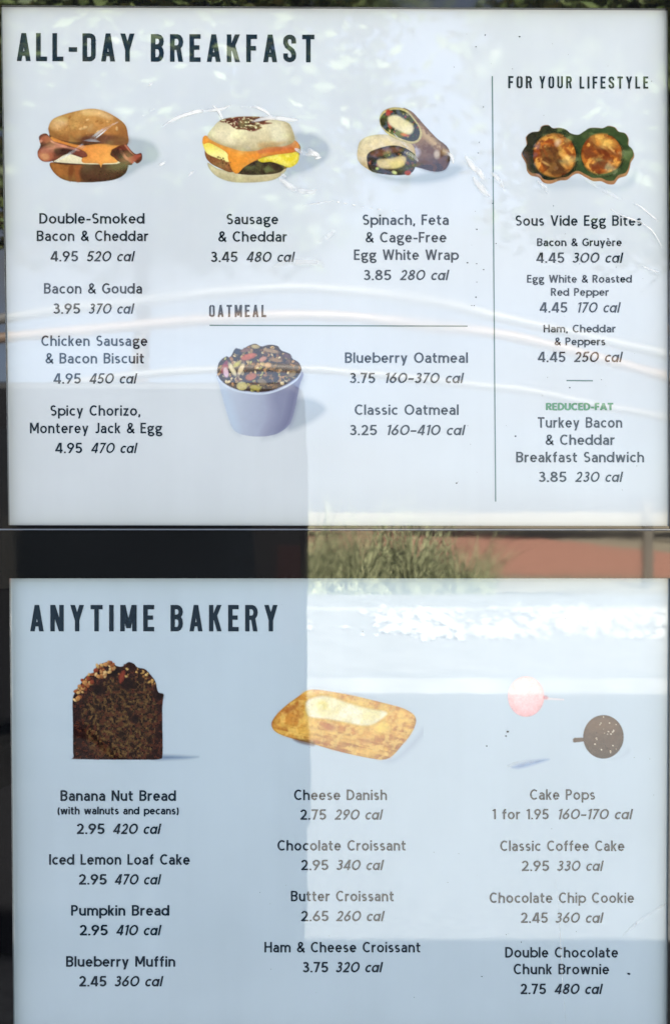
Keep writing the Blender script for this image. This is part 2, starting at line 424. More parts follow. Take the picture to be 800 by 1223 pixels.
class Paint:
    def __init__(s, x0, y0, x1, y1, crop=None):
        s.crop = crop or (0, 0, 1); s.grain = 1.0; s.smooth = None
        s.x0, s.y0 = x0, y0
        s.nx = int((x1-x0)/STEP)+1; s.ny = int((y1-y0)/STEP)+1
        s.X, s.Y = np.meshgrid(x0+np.arange(s.nx)*STEP, y0+np.arange(s.ny)*STEP)
        s.rgb = np.zeros((s.ny, s.nx, 3)); s.a = np.zeros((s.ny, s.nx))
    def P(s, pts): return [(s.crop[0]+x*s.crop[2], s.crop[1]+y*s.crop[2]) for x, y in pts]
    def sd(s, pts, smooth=True):
        """signed distance, inside positive"""
        P = crom(s.P(pts)) if smooth else np.array(s.P(pts))
        d = np.full(s.X.shape, 1e9); ins = np.zeros(s.X.shape, bool)
        for i in range(len(P)):
            ax, ay = P[i]; cx, cy = P[(i+1) % len(P)]
            ex, ey = cx-ax, cy-ay; L2 = ex*ex+ey*ey+1e-9
            t = np.clip(((s.X-ax)*ex+(s.Y-ay)*ey)/L2, 0, 1)
            d = np.minimum(d, (s.X-ax-t*ex)**2+(s.Y-ay-t*ey)**2)
            if ay != cy:
                c = ((ay > s.Y) != (cy > s.Y)) & (s.X < (cx-ax)*(s.Y-ay)/(cy-ay)+ax)
                ins ^= c
        d = np.sqrt(d); return np.where(ins, d, -d)
    def ell(s, cx, cy, rx, ry, rot=0, inpx=False):
        if not inpx:
            (cx, cy), = s.P([(cx, cy)]); rx *= s.crop[2]; ry *= s.crop[2]
        c, q = math.cos(R(rot)), math.sin(R(rot))
        u = ((s.X-cx)*c+(s.Y-cy)*q)/rx; v = (-(s.X-cx)*q+(s.Y-cy)*c)/ry
        return (1-np.sqrt(u*u+v*v))*min(rx, ry)
    def put(s, d, col, soft=.7, op=1.0, clip=None, **tex):
        m = np.clip(d/soft+.5, 0, 1)*op
        if clip is not None: m = m*clip
        c = s.tint(col, d, **tex)
        s.rgb = s.rgb*(1-m[..., None])+c*m[..., None]
        s.a = s.a+(1-s.a)*m if tex.get('opaque', True) else s.a
        return m
    def tint(s, col, d, n=0, f=.15, seed=1, col2=None, grad=None, edge=0, ew=5, fx=None, fy=None, opaque=True):
        c = np.ones(s.X.shape+(3,))*lin(col)
        if col2 is not None:
            if grad is None: t = np.clip((fbm(s.X*(fx or f), s.Y*(fy or f), seed)-.35)/.3, 0, 1)
            else:
                (x0, y0), (x1, y1) = s.P(grad)
                t = ((s.X-x0)*(x1-x0)+(s.Y-y0)*(y1-y0))/((x1-x0)**2+(y1-y0)**2)
                t = np.clip(t, 0, 1)
            c = c*(1-t[..., None])+lin(col2)*t[..., None]
        if n: c = c*(1+n*(fbm(s.X*(fx or f), s.Y*(fy or f), seed+5)-.5)*2)[..., None]
        if edge: c = c*(1-edge*np.exp(-np.clip(d, 0, None)/ew))[..., None]
        return c
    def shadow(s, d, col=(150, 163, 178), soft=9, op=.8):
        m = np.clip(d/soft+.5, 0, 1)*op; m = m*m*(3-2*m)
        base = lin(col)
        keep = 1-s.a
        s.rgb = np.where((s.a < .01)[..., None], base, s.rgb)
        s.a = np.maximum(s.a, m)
    def bits(s, area, n, size, pal, seed, asp=(.5, .9), dark=.45):
        rnd = random.Random(seed)
        ys, xs = np.nonzero(area > 0)
        for i in range(n):
            k = rnd.randrange(len(ys)); cx = s.X[ys[k], xs[k]]; cy = s.Y[ys[k], xs[k]]
            rx = rnd.uniform(*size); ry = rx*rnd.uniform(*asp); rot = rnd.uniform(0, 180)
            j0 = max(0, ys[k]-int(rx/STEP)-3); j1 = ys[k]+int(rx/STEP)+4; i0 = max(0, xs[k]-int(rx/STEP)-3); i1 = xs[k]+int(rx/STEP)+4
            X = s.X[j0:j1, i0:i1]; Y = s.Y[j0:j1, i0:i1]
            c, q = math.cos(R(rot)), math.sin(R(rot))
            u = ((X-cx)*c+(Y-cy)*q)/rx; v = (-(X-cx)*q+(Y-cy)*c)/ry
            rr_ = np.sqrt(u*u+v*v)
            m = np.clip((1.25-rr_)*2.5, 0, 1)*.8*dark/.45
            m2 = np.clip((1-rr_)*min(rx, ry)/.8+.3, 0, 1)
            col = lin(rnd.choice(pal))
            lit = 1-.5*np.clip(((X-cx)+(Y-cy))/(rx*1.6), -.5, 1)
            sub = s.rgb[j0:j1, i0:i1]
            sub = sub*(1-m[..., None]*.7)
            sub = sub*(1-m2[..., None])+col*lit[..., None]*m2[..., None]
            s.rgb[j0:j1, i0:i1] = sub
            s.a[j0:j1, i0:i1] = np.maximum(s.a[j0:j1, i0:i1], m2)
    def build(s, name, parent, label):
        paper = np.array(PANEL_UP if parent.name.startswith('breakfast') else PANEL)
        fine = 1+.13*(fbm(s.X*.55, s.Y*.55, 301, 3)-.5)*2+.12*(fbm(s.X*.13, s.Y*.13, 302, 3)-.5)*2
        if s.smooth is not None: fine = 1+(fine-1)*(1-np.clip(s.smooth/2, 0, 1))
        s.rgb = np.where((s.a > .93)[..., None], s.rgb*fine[..., None]*.92, s.rgb)
        c = np.where((s.a > .93)[..., None], s.rgb**1.14*1.06, s.rgb)/SHADE; c = np.clip(c, 0, .85)

        # blend with paper where the ink is thin
        c = c*s.a[..., None]+paper*(1-s.a[..., None])
        use = s.a > .015
        q = use[:-1, :-1] | use[1:, :-1] | use[:-1, 1:] | use[1:, 1:]
        idx = np.arange(s.nx*s.ny).reshape(s.ny, s.nx)
        f = np.stack([idx[:-1, :-1][q], idx[1:, :-1][q], idx[1:, 1:][q], idx[:-1, 1:][q]], 1)
        usedv, inv = np.unique(f.ravel(), return_inverse=True)
        vx = bx(s.X.ravel()[usedv]); vz = bz(s.Y.ravel()[usedv])
        co = np.empty((len(usedv), 3)); co[:, 0] = vx; co[:, 1] = FACE-.0002; co[:, 2] = vz
        me = bpy.data.meshes.new(name)
        me.vertices.add(len(usedv)); me.vertices.foreach_set('co', co.ravel())
        nf = len(f)
        me.loops.add(nf*4); me.loops.foreach_set('vertex_index', inv.astype(np.int32).ravel())
        me.polygons.add(nf); me.polygons.foreach_set('loop_start', np.arange(nf, dtype=np.int32)*4)
        me.update(calc_edges=True)
        at = me.color_attributes.new('print', 'FLOAT_COLOR', 'POINT')
        cc = np.ones((len(usedv), 4)); cc[:, :3] = c.reshape(-1, 3)[usedv]
        at.data.foreach_set('color', cc.ravel().astype(np.float32))
        me.materials.append(M['photo'])
        o = bpy.data.objects.new(name, me); COL.objects.link(o); o.parent = parent
        o['label'] = label
        return o

def food_bacon_sandwich(par):
    p = Paint(38, 122, 196, 224, (30, 110, .2125))
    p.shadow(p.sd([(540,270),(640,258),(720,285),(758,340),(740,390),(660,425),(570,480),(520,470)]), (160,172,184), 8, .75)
    d = p.sd([(140,400),(200,395),(420,400),(560,392),(578,425),(558,465),(490,496),(350,508),(230,497),(165,455)])
    p.put(d, (176,118,66), col2=(82,50,40), grad=[(180,430),(420,450)], n=.25, f=.3, edge=.5, ew=2.5)
    p.put(p.sd([(250,420),(275,415),(262,500),(245,490)]), (130,72,45), soft=2, op=.8)
    p.put(p.sd([(285,420),(320,415),(312,500),(288,500)]), (160,98,60), soft=2, op=.8)
    p.put(p.sd([(330,415),(560,402),(565,440),(470,490),(330,500)]), (84,54,46), soft=3, n=.35, f=.5, op=.85)
    p.put(p.sd([(140,235),(300,270),(450,280),(575,275),(560,330),(570,400),(400,410),(170,400),(180,330)]), (92,58,46), n=.4, f=.4)
    d = p.sd([(165,385),(210,345),(300,350),(340,372),(520,378),(518,403),(350,405),(190,395)])
    p.put(d, (238,228,198), n=.08, edge=.2, ew=1.5)
    d = p.sd([(80,250),(120,232),(160,268),(260,298),(345,320),(372,372),(330,372),(240,348),(170,385),(110,392),(78,370),(72,335),(88,300)])
    p.put(d, (128,72,62), n=.5, f=.35, fx=.12, edge=.35, ew=1.5)
    for st in ([(84,272),(120,252),(170,282),(230,300),(228,306),(165,292),(122,264),(90,284)], [(78,345),(120,318),(190,305),(240,312),(190,316),(124,330),(84,360)], [(150,300),(210,300),(300,322),(296,332),(210,312),(152,308)]):
        p.put(p.sd(st), (222,160,136), soft=1.6, op=.8)
    p.put(p.sd([(90,300),(150,292),(160,300),(96,318)]), (78,38,38), soft=2, op=.8)
    p.put(p.ell(118, 355, 42, 34, 20), (172,104,82), soft=3, n=.2)
    p.put(p.ell(112, 362, 26, 20, 20), (205,150,112), soft=3)
    p.put(p.sd([(90,262),(122,244),(150,268),(120,285)]), (170,98,78), soft=2)
    p.put(p.sd([(90,320),(150,288),(200,298),(190,325),(110,345)]), (180,122,104), soft=3, op=.7)
    p.put(p.sd([(170,320),(240,315),(290,330),(240,350),(180,355)]), (66,40,42), soft=3, op=.85)
    d = p.sd([(150,250),(220,278),(320,300),(430,290),(548,296),(530,318),(492,330),(482,355),(522,380),(512,398),(442,402),(428,424),(412,402),(330,398),(322,372),(352,360),(330,330),(230,296),(160,275)])
    p.put(d, (228,152,82), col2=(240,172,96), grad=[(350,300),(450,390)], n=.1, edge=.25, ew=2)
    d = p.sd([(485,335),(510,312),(562,292),(600,330),(625,348),(655,343),(658,380),(632,402),(610,388),(600,410),(560,405),(515,382)])
    p.put(d, (112,50,46), n=.55, f=.5, fx=.2, edge=.3, ew=1.5)
    for st in ([(560,300),(600,345),(640,362),(652,356),(612,352),(572,300)], [(540,320),(570,360),(610,392),(602,398),(560,372),(530,330)]):
        p.put(p.sd(st), (206,132,110), soft=1.5, op=.8)
    p.put(p.sd([(490,335),(530,318),(560,335),(540,372),(510,365)]), (66,38,38), soft=3, op=.8)
    p.put(p.sd([(580,370),(630,352),(652,352),(625,385),(600,400)]), (178,92,78), soft=2, op=.8)
    d = p.sd([(135,190),(158,152),(220,125),(300,104),(380,93),(450,108),(520,145),(565,185),(580,240),(578,284),(520,298),(450,290),(380,262),(300,280),(220,272),(150,248),(134,220)])
    p.put(d, (205,158,98), col2=(178,122,72), grad=[(330,130),(360,270)], n=.22, f=.16, edge=.28, ew=4)
    p.bits(np.minimum(d-3, p.sd([(160,150),(380,100),(540,170),(560,230),(300,250),(150,230)])), 26, (1.2,3.4), [(214,170,112),(190,140,86),(224,184,130),(176,124,72)], 91, asp=(.3,.6), dark=.06)
    p.put(p.sd([(330,100),(430,102),(500,140),(470,150),(400,128),(330,122)]), (238,206,158), soft=5, op=.6)
    p.put(p.sd([(285,262),(360,240),(440,238),(520,245),(576,262),(574,288),(520,298),(440,290),(380,280),(320,284)]), (104,66,58), soft=4, n=.4, f=.4, op=.85)
    p.put(p.sd([(190,250),(250,225),(330,235),(290,262),(230,268)]), (168,112,66), soft=6, op=.6, n=.4, f=.4)
    p.put(np.minimum(d, p.sd([(440,100),(600,150),(600,300),(480,300),(520,220),(500,150)])), (150,100,62), soft=9, op=.55)
    p.put(np.minimum(d, p.sd([(120,220),(200,262),(300,285),(300,262),(220,245),(150,215)])), (140,92,56), soft=7, op=.6)
    p.put(p.ell(190, 178, 42, 30, -15), (222,184,136), soft=6, op=.8)
    p.put(p.ell(370, 115, 55, 14, 0), (226,186,128), soft=5, op=.7)
    p.put(p.ell(250, 205, 60, 22, -10), (196,146,90), soft=7, op=.5, n=.5, f=.5)
    return p.build('food_picture', par, 'printed picture of a bacon and cheddar sandwich on a browned bun')

def food_sausage_muffin(par):
    p = Paint(238, 130, 402, 226, (230, 120, .2125))
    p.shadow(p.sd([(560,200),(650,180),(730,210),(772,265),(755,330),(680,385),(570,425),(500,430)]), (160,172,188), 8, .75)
    d = p.sd([(88,350),(150,385),(260,400),(420,395),(520,378),(512,410),(450,448),(330,462),(220,458),(140,430),(95,385)])
    p.put(d, (214,204,172), n=.16, f=.4, edge=.35, ew=2)
    p.put(p.sd([(130,400),(240,425),(420,425),(500,400),(440,450),(320,462),(200,455)]), (178,164,126), soft=4, op=.5, n=.3)
    p.put(p.sd([(70,230),(200,250),(400,260),(590,240),(592,330),(520,385),(400,405),(240,405),(110,360),(80,300)]), (120,78,48), n=.4, f=.4)
    d = p.sd([(72,280),(120,300),(200,330),(222,402),(160,385),(100,350),(75,320)])
    p.put(d, (146,98,66), n=.5, f=.5, edge=.3, ew=1.5)
    d = p.sd([(250,405),(300,362),(350,340),(430,345),(500,365),(515,385),(480,408),(400,418),(300,418)])
    p.put(d, (62,46,44), n=.4, f=.5)
    d = p.sd([(60,225),(130,250),(210,300),(205,345),(140,325),(85,300),(62,262)])
    p.put(d, (244,226,112), col2=(250,238,160), grad=[(100,250),(110,310)], n=.06, edge=.25, ew=1.5)
    d = p.sd([(370,330),(440,310),(560,285),(598,300),(590,350),(545,378),(500,362),(440,345),(390,348)])
    p.put(d, (226,206,62), col2=(240,224,110), n=.1, f=.3, edge=.25, ew=2)
    d = p.sd([(58,210),(80,198),(140,235),(210,262),(380,268),(540,225),(585,230),(600,262),(575,290),(470,305),(400,318),(340,345),(290,375),(250,412),(222,390),(200,330),(190,292),(100,240),(62,245)])
    p.put(d, (238,160,70), col2=(216,132,70), grad=[(280,300),(560,260)], n=.1, f=.2, edge=.2, ew=2)
    p.put(p.sd([(370,270),(470,258),(550,232),(590,250),(560,275),(460,290),(380,300)]), (206,118,78), soft=3, op=.75, n=.3)
    d = p.sd([(85,200),(120,145),(160,110),(240,92),(360,90),(460,105),(535,125),(562,165),(572,225),(520,255),(420,262),(360,282),(280,284),(200,262),(130,235)])
    p.put(d, (226,216,186), col2=(206,192,158), grad=[(300,160),(330,280)], n=.12, f=.14, edge=.25, ew=4)
    p.put(np.minimum(d, p.sd([(70,190),(200,250),(350,275),(500,250),(580,220),(580,260),(360,295),(150,260)])), (176,160,120), soft=9, op=.6, n=.3, f=.4)
    p.put(np.minimum(d, p.sd([(520,120),(590,160),(590,260),(530,262),(548,190)])), (172,158,124), soft=8, op=.6)
    p.put(p.ell(480, 190, 60, 40, 60), (236,230,206), soft=7, op=.6)
    p.put(p.ell(180, 205, 60, 30, 30), (232,222,196), soft=7, op=.6)
    p.put(p.sd([(370,240),(450,232),(520,235),(470,258),(390,272)]), (196,160,110), soft=4, op=.6, n=.4)
    p.bits(p.sd([(85,300),(200,335),(215,385),(110,345)]), 22, (.8,1.6), [(176,122,84),(110,66,46),(150,96,66)], 61)
    top = p.sd([(155,112),(200,98),(290,90),(400,92),(440,102),(410,120),(450,128),(380,140),(390,155),(340,174),(290,165),(240,160),(200,130),(160,122)])
    nz = fbm(p.X*.35, p.Y*.5, 44)
    p.put(np.minimum(top, (nz-.36)*16), (120,68,58), soft=1.6, n=.35, f=.5)
    p.put(np.minimum(top-2, (nz-.5)*16), (88,48,46), soft=1.5)
    return p.build('food_picture', par, 'printed picture of a sausage, egg and cheddar english muffin')

def food_wrap(par):
    p = Paint(418, 118, 568, 226, (410, 110, .2125))
    p.shadow(p.sd([(150,440),(300,470),(480,440),(620,400),(680,430),(600,490),(430,520),(240,500)]), (150,165,180), 10, .7)
    d = p.sd([(330,95),(385,110),(450,180),(520,255),(585,310),(600,375),(575,432),(520,448),(440,430),(350,400),(300,310),(400,200)])
    p.put(d, (150,118,84), col2=(86,62,66), grad=[(420,200),(540,430)], n=.3, f=.22, edge=.35, ew=3)
    p.put(p.sd([(420,190),(470,225),(560,310),(590,335),(570,350),(500,300),(430,230)]), (206,180,140), soft=5, op=.7)
    p.put(p.sd([(330,330),(400,300),(430,340),(400,372),(350,360)]), (196,196,214), soft=5, op=.65)
    p.put(p.sd([(400,390),(500,400),(590,380),(575,432),(520,448),(430,432)]), (60,46,50), soft=5, op=.8)
    p.put(np.minimum(d, (fbm(p.X*.16, p.Y*.16, 15, 3)-.6)*30), (110,72,50), soft=3, op=.6)
    p.put(p.ell(525, 350, 16, 22), (205,190,176), soft=3, op=.8)
    d = p.sd([(78,330),(95,275),(150,245),(240,238),(300,262),(380,290),(405,350),(385,440),(340,465),(200,458),(130,430),(82,385)])
    p.put(d, (234,222,190), col2=(204,180,136), grad=[(130,260),(200,420)], n=.14, f=.2, edge=.3, ew=3)
    f_ = p.sd([(135,350),(180,322),(270,300),(340,312),(400,350),(408,400),(385,452),(310,468),(200,458),(150,440),(134,400)])
    p.put(f_, (56,46,44), n=.5, f=.4)
    p.bits(f_-1, 60, (1.0, 2.6), [(70,80,50),(110,64,50),(44,60,40),(140,84,60),(60,44,40),(150,140,90)], 3)
    p.put(p.sd([(150,345),(200,322),(300,310),(330,330),(250,345),(180,365)]), (128,86,70), soft=3, op=.8, n=.3)
    p.put(p.sd([(195,380),(270,372),(325,358),(352,372),(340,410),(290,430),(215,428),(192,410)]), (216,196,142), soft=2.5, n=.12, f=.3, edge=.3, ew=2)
    p.put(p.ell(362, 455, 18, 14), (160,62,58), soft=1.5); p.put(p.ell(286, 452, 14, 9, 20), (206,214,150), soft=1.5)
    p.put(p.ell(190, 430, 9, 7), (180,200,130), soft=1.5)
    d = p.sd([(202,150),(225,105),(285,85),(350,98),(400,150),(440,215),(435,262),(395,290),(330,278),(260,245),(215,200)])
    p.put(d, (206,192,138), n=.2, f=.3, edge=.3, ew=2)
    f_ = p.sd([(206,150),(235,115),(290,98),(350,112),(395,158),(428,215),(420,262),(385,278),(325,262),(262,232),(218,195)])
    p.put(f_, (58,60,46), n=.5, f=.4)
    p.bits(f_-1, 60, (1.0, 2.4), [(74,92,50),(40,50,38),(150,62,52),(56,74,56),(140,132,84),(190,170,120)], 5)
    p.put(p.ell(252, 115, 14, 18), (176,70,62), soft=2); p.put(p.ell(262, 180, 12, 24, -10), (170,72,60), soft=2)
    p.put(p.ell(345, 240, 22, 9, 10), (190,90,70), soft=2)
    p.put(p.sd([(252,140),(300,130),(345,155),(385,180),(392,215),(372,238),(330,225),(280,200),(255,175)]), (232,222,186), soft=2.5, n=.08, edge=.25, ew=2)
    return p.build('food_picture', par, 'printed picture of a spinach and feta wrap cut in two halves')

def food_egg_bites(par):
    p = Paint(608, 140, 772, 236, (600, 130, .225))
    p.shadow(p.sd([(180,380),(400,360),(600,400),(700,320),(720,370),(640,440),(420,430),(230,430)]), (176,188,202), 10, .6)
    o = [(98,245),(110,215),(125,190),(122,150),(150,125),(190,118),(205,92),(240,85),(265,102),(300,100),(335,110),(360,130),(400,138),(430,120),(460,102),(500,100),(530,102),(560,90),(595,98),(615,120),(650,130),(668,160),(668,195),(690,220),(697,255),(680,285),(672,320),(655,355),(615,370),(590,400),(555,400),(520,385),(480,385),(440,365),(400,345),(370,355),(340,378),(300,382),(255,398),(215,392),(190,365),(150,355),(128,330),(122,290)]
    d = p.sd(o)
    p.put(d, (176,132,98), n=.15, f=.3, edge=.15, ew=2)
    inn = [(x, y-9 if y > 240 else y) for x, y in o]
    d2 = p.sd([( (x-398)*.985+398, (y-240)*.93+232) for x, y in o])
    p.put(d2, (48,50,44), col2=(66,84,56), grad=[(180,200),(460,230)], n=.35, f=.12, edge=.1)
    p.put(p.sd([(420,130),(560,105),(660,170),(680,260),(620,340),(560,360),(520,300),(400,250)]), (62,82,52), soft=14, op=.5, n=.4)
    p.put(p.sd([(110,230),(140,240),(150,320),(200,370),(170,355),(125,320)]), (96,74,64), soft=4, op=.6)
    for cx, cy, rx, ry, s_ in ((274, 247, 113, 112, 3), (524, 240, 108, 106, 9)):
        e = p.ell(cx, cy, rx, ry)
        p.put(p.ell(cx+6, cy+10, rx+6, ry+6), (34,32,28), soft=4, op=.7)
        p.put(e, (206,126,56), col2=(150,76,40), f=.09, seed=s_, n=.25, edge=.4, ew=4)
        p.put(np.minimum(e, (fbm(p.X*.10+p.Y*.05, p.Y*.10, s_+31, 3)-.53)*40), (232,174,92), soft=4, op=.75)
        p.put(np.minimum(e, (fbm(p.X*.13, p.Y*.13, s_+51, 3)-.57)*40), (116,54,34), soft=4, op=.75)
    p.put(p.sd([(205,215),(260,195),(300,215),(340,330),(300,352),(245,345),(215,290)]), (96,66,44), soft=6, op=.8, n=.4, f=.4)
    p.put(p.sd([(262,140),(300,165),(330,240),(372,270),(340,310),(300,220)]), (216,170,92), soft=5, op=.6, n=.3)
    p.put(p.ell(292, 180, 12, 16, 30), (224,200,180), soft=4, op=.6)
    rs = random.Random(12)
    for k in range(26):
        cx, cy = rs.choice([(274,247),(524,240)]); a = rs.uniform(0,6.28); q = rs.uniform(10,80); ang = rs.uniform(25,70)
        col = rs.choice([(112,54,34),(236,182,104),(160,84,44),(84,44,32),(244,200,128)])
        p.put(p.ell(cx+q*math.cos(a), cy+q*math.sin(a), rs.uniform(14,34), rs.uniform(4,10), ang), col, soft=2.2, op=.6)
    p.put(p.sd([(430,225),(470,215),(560,290),(600,300),(560,330),(500,290)]), (116,62,42), soft=4, op=.75, n=.4)
    p.put(p.sd([(470,180),(520,200),(610,240),(620,262),(560,245),(500,215)]), (124,66,40), soft=4, op=.7, n=.4)
    p.put(p.ell(545, 178, 50, 22, 20), (240,198,106), soft=7, op=.6)
    return p.build('food_picture', par, 'printed picture of two egg bites in a dark scalloped paper tray')

def food_oatmeal(par):
    p = Paint(250, 405, 398, 530, (240, 400, .2))
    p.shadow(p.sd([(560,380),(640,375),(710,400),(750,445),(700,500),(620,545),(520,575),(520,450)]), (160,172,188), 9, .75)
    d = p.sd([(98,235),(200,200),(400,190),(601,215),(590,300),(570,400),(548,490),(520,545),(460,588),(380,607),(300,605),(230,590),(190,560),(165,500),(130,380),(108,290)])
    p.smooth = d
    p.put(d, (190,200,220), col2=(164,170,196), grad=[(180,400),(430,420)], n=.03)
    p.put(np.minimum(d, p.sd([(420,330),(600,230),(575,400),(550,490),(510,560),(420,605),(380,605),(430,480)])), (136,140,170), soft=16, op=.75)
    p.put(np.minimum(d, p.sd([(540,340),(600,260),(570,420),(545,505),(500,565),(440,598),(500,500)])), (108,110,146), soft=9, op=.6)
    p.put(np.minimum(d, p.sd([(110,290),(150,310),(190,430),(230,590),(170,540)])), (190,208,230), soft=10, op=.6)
    area = p.sd([(98,225),(108,165),(150,128),(175,132),(205,82),(245,88),(280,66),(325,52),(360,68),(410,58),(458,66),(480,92),(530,112),(545,140),(585,165),(601,212),(570,255),(500,300),(410,335),(320,340),(200,320),(130,280),(105,250)])
    p.put(area, (70,50,42), n=.5, f=.3)
    pal = [(186,148,104),(140,98,66),(66,46,42),(212,184,128),(104,72,56),(186,180,110),(220,200,160),(90,60,50),(158,116,78),(176,132,88)]
    p.bits(area-1.5, 260, (1.6, 3.4), pal, 11, asp=(.4,.8))
    p.bits(np.minimum(area-1.5, p.sd([(380,110),(590,170),(590,220),(480,310),(380,330),(400,200)])), 60, (1.8, 3.6), [(70,50,48),(96,68,54),(130,98,66),(56,42,46)], 13)
    for cx, cy, rx, ry, rot, col in ((145,195,20,42,20,(158,74,96)),(150,225,16,30,-10,(222,190,206)),(285,130,48,18,-15,(196,112,84)),(300,250,34,20,-20,(184,112,78)),
        (222,100,24,18,0,(62,66,86)),(188,205,14,46,-28,(222,210,176)),(240,205,14,40,25,(226,206,170)),(245,305,32,26,0,(196,186,130)),(215,175,26,13,-40,(200,190,110)),
        (370,145,24,14,-20,(206,150,128)),(325,315,34,16,10,(176,164,84)),(325,70,26,12,5,(190,170,122)),(445,150,40,12,10,(170,134,90)),(400,180,22,16,0,(200,160,120)),
        (365,280,30,18,20,(140,120,92)),(545,235,26,16,-30,(146,124,84)),(420,95,48,12,12,(176,146,112)),(515,125,26,14,20,(104,74,78)),(265,92,30,12,-10,(140,104,90)),(500,185,40,20,10,(76,54,50))):
        e = p.ell(cx, cy, rx, ry, rot)
        p.put(p.ell(cx+3, cy+5, rx+4, ry+4, rot), (40,30,32), soft=2, op=.6)
        p.put(e, col, soft=1.2, n=.2, f=.5, edge=.3, ew=1)
    # rim of the cup in front of the topping
    rim = p.sd([(100,240),(130,285),(200,325),(320,346),(410,340),(500,306),(570,262),(601,212),(598,228),(572,272),(505,316),(412,350),(320,356),(200,336),(128,296),(102,255)])
    p.put(rim, (204,214,232), soft=1)
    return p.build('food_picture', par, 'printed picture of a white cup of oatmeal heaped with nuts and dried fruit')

def food_banana_bread(par):
    p = Paint(76, 784, 246, 916, (70, 780, .225))
    p.shadow(p.sd([(500,540),(600,540),(680,545),(745,550),(700,560),(620,566),(500,568)]), (120,142,172), 5, .85)
    o = [(76,255),(88,210),(120,160),(150,120),(190,100),(205,68),(240,52),(275,45),(310,68),(340,70),(370,48),(400,55),(420,75),(460,85),(490,115),(515,150),(530,205),(558,218),(556,245),(552,300),(553,400),(553,540),(535,563),(450,566),(100,563),(80,545),(78,400)]
    d = p.sd(o)
    p.put(d, (54,34,34), n=.4, f=.3, edge=.3, ew=2)
    inner = p.sd([(135,290),(180,220),(240,170),(300,130),(360,160),(430,130),(480,190),(510,300),(500,430),(470,530),(330,545),(190,520),(150,400)])
    x = fbm(p.X*.4, p.Y*.34, 71, 4); y = fbm(p.X*.16, p.Y*.2, 5, 3)
    p.put(inner, (62,46,37), soft=12, n=.35, f=.2)
    p.put(np.minimum(inner+2, (x-.50)*26), (90,68,48), soft=3, op=.75)
    p.put(np.minimum(inner+2, (x-.62)*26), (126,102,68), soft=2, op=.65)
    p.put(np.minimum(inner+3, (.40-x)*30), (44,30,28), soft=2, op=.9)
    p.put(np.minimum(d, (fbm(p.X*.3, p.Y*.3, 99)-.58)*26), (96,58,46), soft=2, op=.7)
    for cx, cy, rx, ry in ((215,195,36,30),(365,165,46,28),(535,230,24,18),(290,95,32,30),(212,292,16,12),(410,350,22,26)):
        p.put(p.ell(cx, cy, rx, ry), (34,24,28), soft=4, op=.9)
    nuts = np.minimum(d, p.sd([(80,250),(90,200),(150,115),(200,65),(275,42),(300,75),(250,120),(190,150),(130,210),(100,250)]))
    p.bits(nuts, 75, (1.6, 3.6), [(206,170,116),(188,140,92),(222,192,142),(160,100,66),(140,72,52)], 21)
    nuts = np.minimum(d, p.sd([(320,120),(345,62),(390,46),(440,85),(500,120),(530,200),(490,170),(420,110),(360,120)]))
    p.bits(nuts, 36, (1.5, 3.2), [(206,176,120),(150,108,70),(90,56,44),(60,38,36),(186,150,96)], 22)
    p.put(p.sd([(322,120),(350,92),(350,130),(330,160)]), (150,72,58), soft=3, op=.8)
    return p.build('food_picture', par, 'printed picture of a dark banana nut loaf slice topped with nuts')

def food_danish(par):
    p = Paint(316, 814, 506, 918, (310, 810, .25))
    p.shadow(p.sd([(560,380),(640,375),(730,290),(780,230),(790,270),(720,350),(640,405),(580,400)]), (160,176,200), 8, .6)
    o = [(58,210),(80,175),(120,135),(180,90),(240,55),(320,60),(420,78),(520,100),(640,130),(700,150),(740,180),(746,215),(720,270),(680,320),(640,365),(600,388),(540,385),(440,365),(340,340),(240,310),(160,290),(90,265),(62,240)]
    d = p.sd(o)
    p.put(d, (216,168,84), col2=(192,134,62), f=.09, seed=4, n=.12, edge=.35, ew=4)
    top = p.sd([(80,180),(180,95),(240,58),(420,80),(640,132),(720,165),(735,195),(640,240),(590,282),(500,275),(300,238),(180,228),(100,215)])
    p.put(top, (232,192,106), soft=4, col2=(208,150,74), f=.1, seed=9, n=.12)
    side = p.sd([(70,215),(180,235),(300,245),(500,282),(590,290),(640,250),(735,200),(720,270),(640,365),(600,385),(440,362),(240,308),(90,262)])
    lay = fbm(p.X*.05, (p.Y-p.X*.22)*.36, 8, 2)
    p.put(np.minimum(side, (lay-.5)*8), (234,192,104), soft=3, op=.7)
    p.put(np.minimum(side, (.30-lay)*10), (172,108,52), soft=3, op=.6)
    p.put(np.minimum(d, (fbm(p.X*.12, p.Y*.2, 33, 3)-.6)*26), (180,106,56), soft=5, op=.45)
    p.put(np.minimum(d, (fbm(p.X*.13, p.Y*.15, 35, 3)-.55)*30), (240,206,122), soft=5, op=.6)
    p.put(p.sd([(160,290),(250,300),(260,325),(190,312)]), (90,50,30), soft=3, op=.8)
    p.put(p.ell(335, 235, 34, 16, 8), (178,98,66), soft=4, op=.7); p.put(p.ell(505, 300, 40, 14, 5), (184,110,64), soft=4, op=.6)
    p.put(p.ell(150, 145, 40, 14, -30), (160,84,44), soft=4, op=.7)
    c = p.sd([(222,118),(262,92),(330,88),(420,118),(520,145),(600,160),(600,180),(545,218),(500,226),(420,212),(330,195),(235,180)])
    p.put(c+1, (214,180,84), soft=6, op=.8)
    p.put(c, (252,246,222), soft=3, col2=(240,230,182), f=.08, seed=3, edge=.12)
    p.put(p.ell(300, 130, 26, 22), (226,212,130), soft=4, op=.7); p.put(p.ell(290, 136, 12, 10), (240,232,180), soft=3)
    p.put(p.ell(585, 235, 34, 24, -40), (240,214,112), soft=5, op=.6)
    return p.build('food_picture', par, 'printed picture of a golden cheese danish with a cream centre')

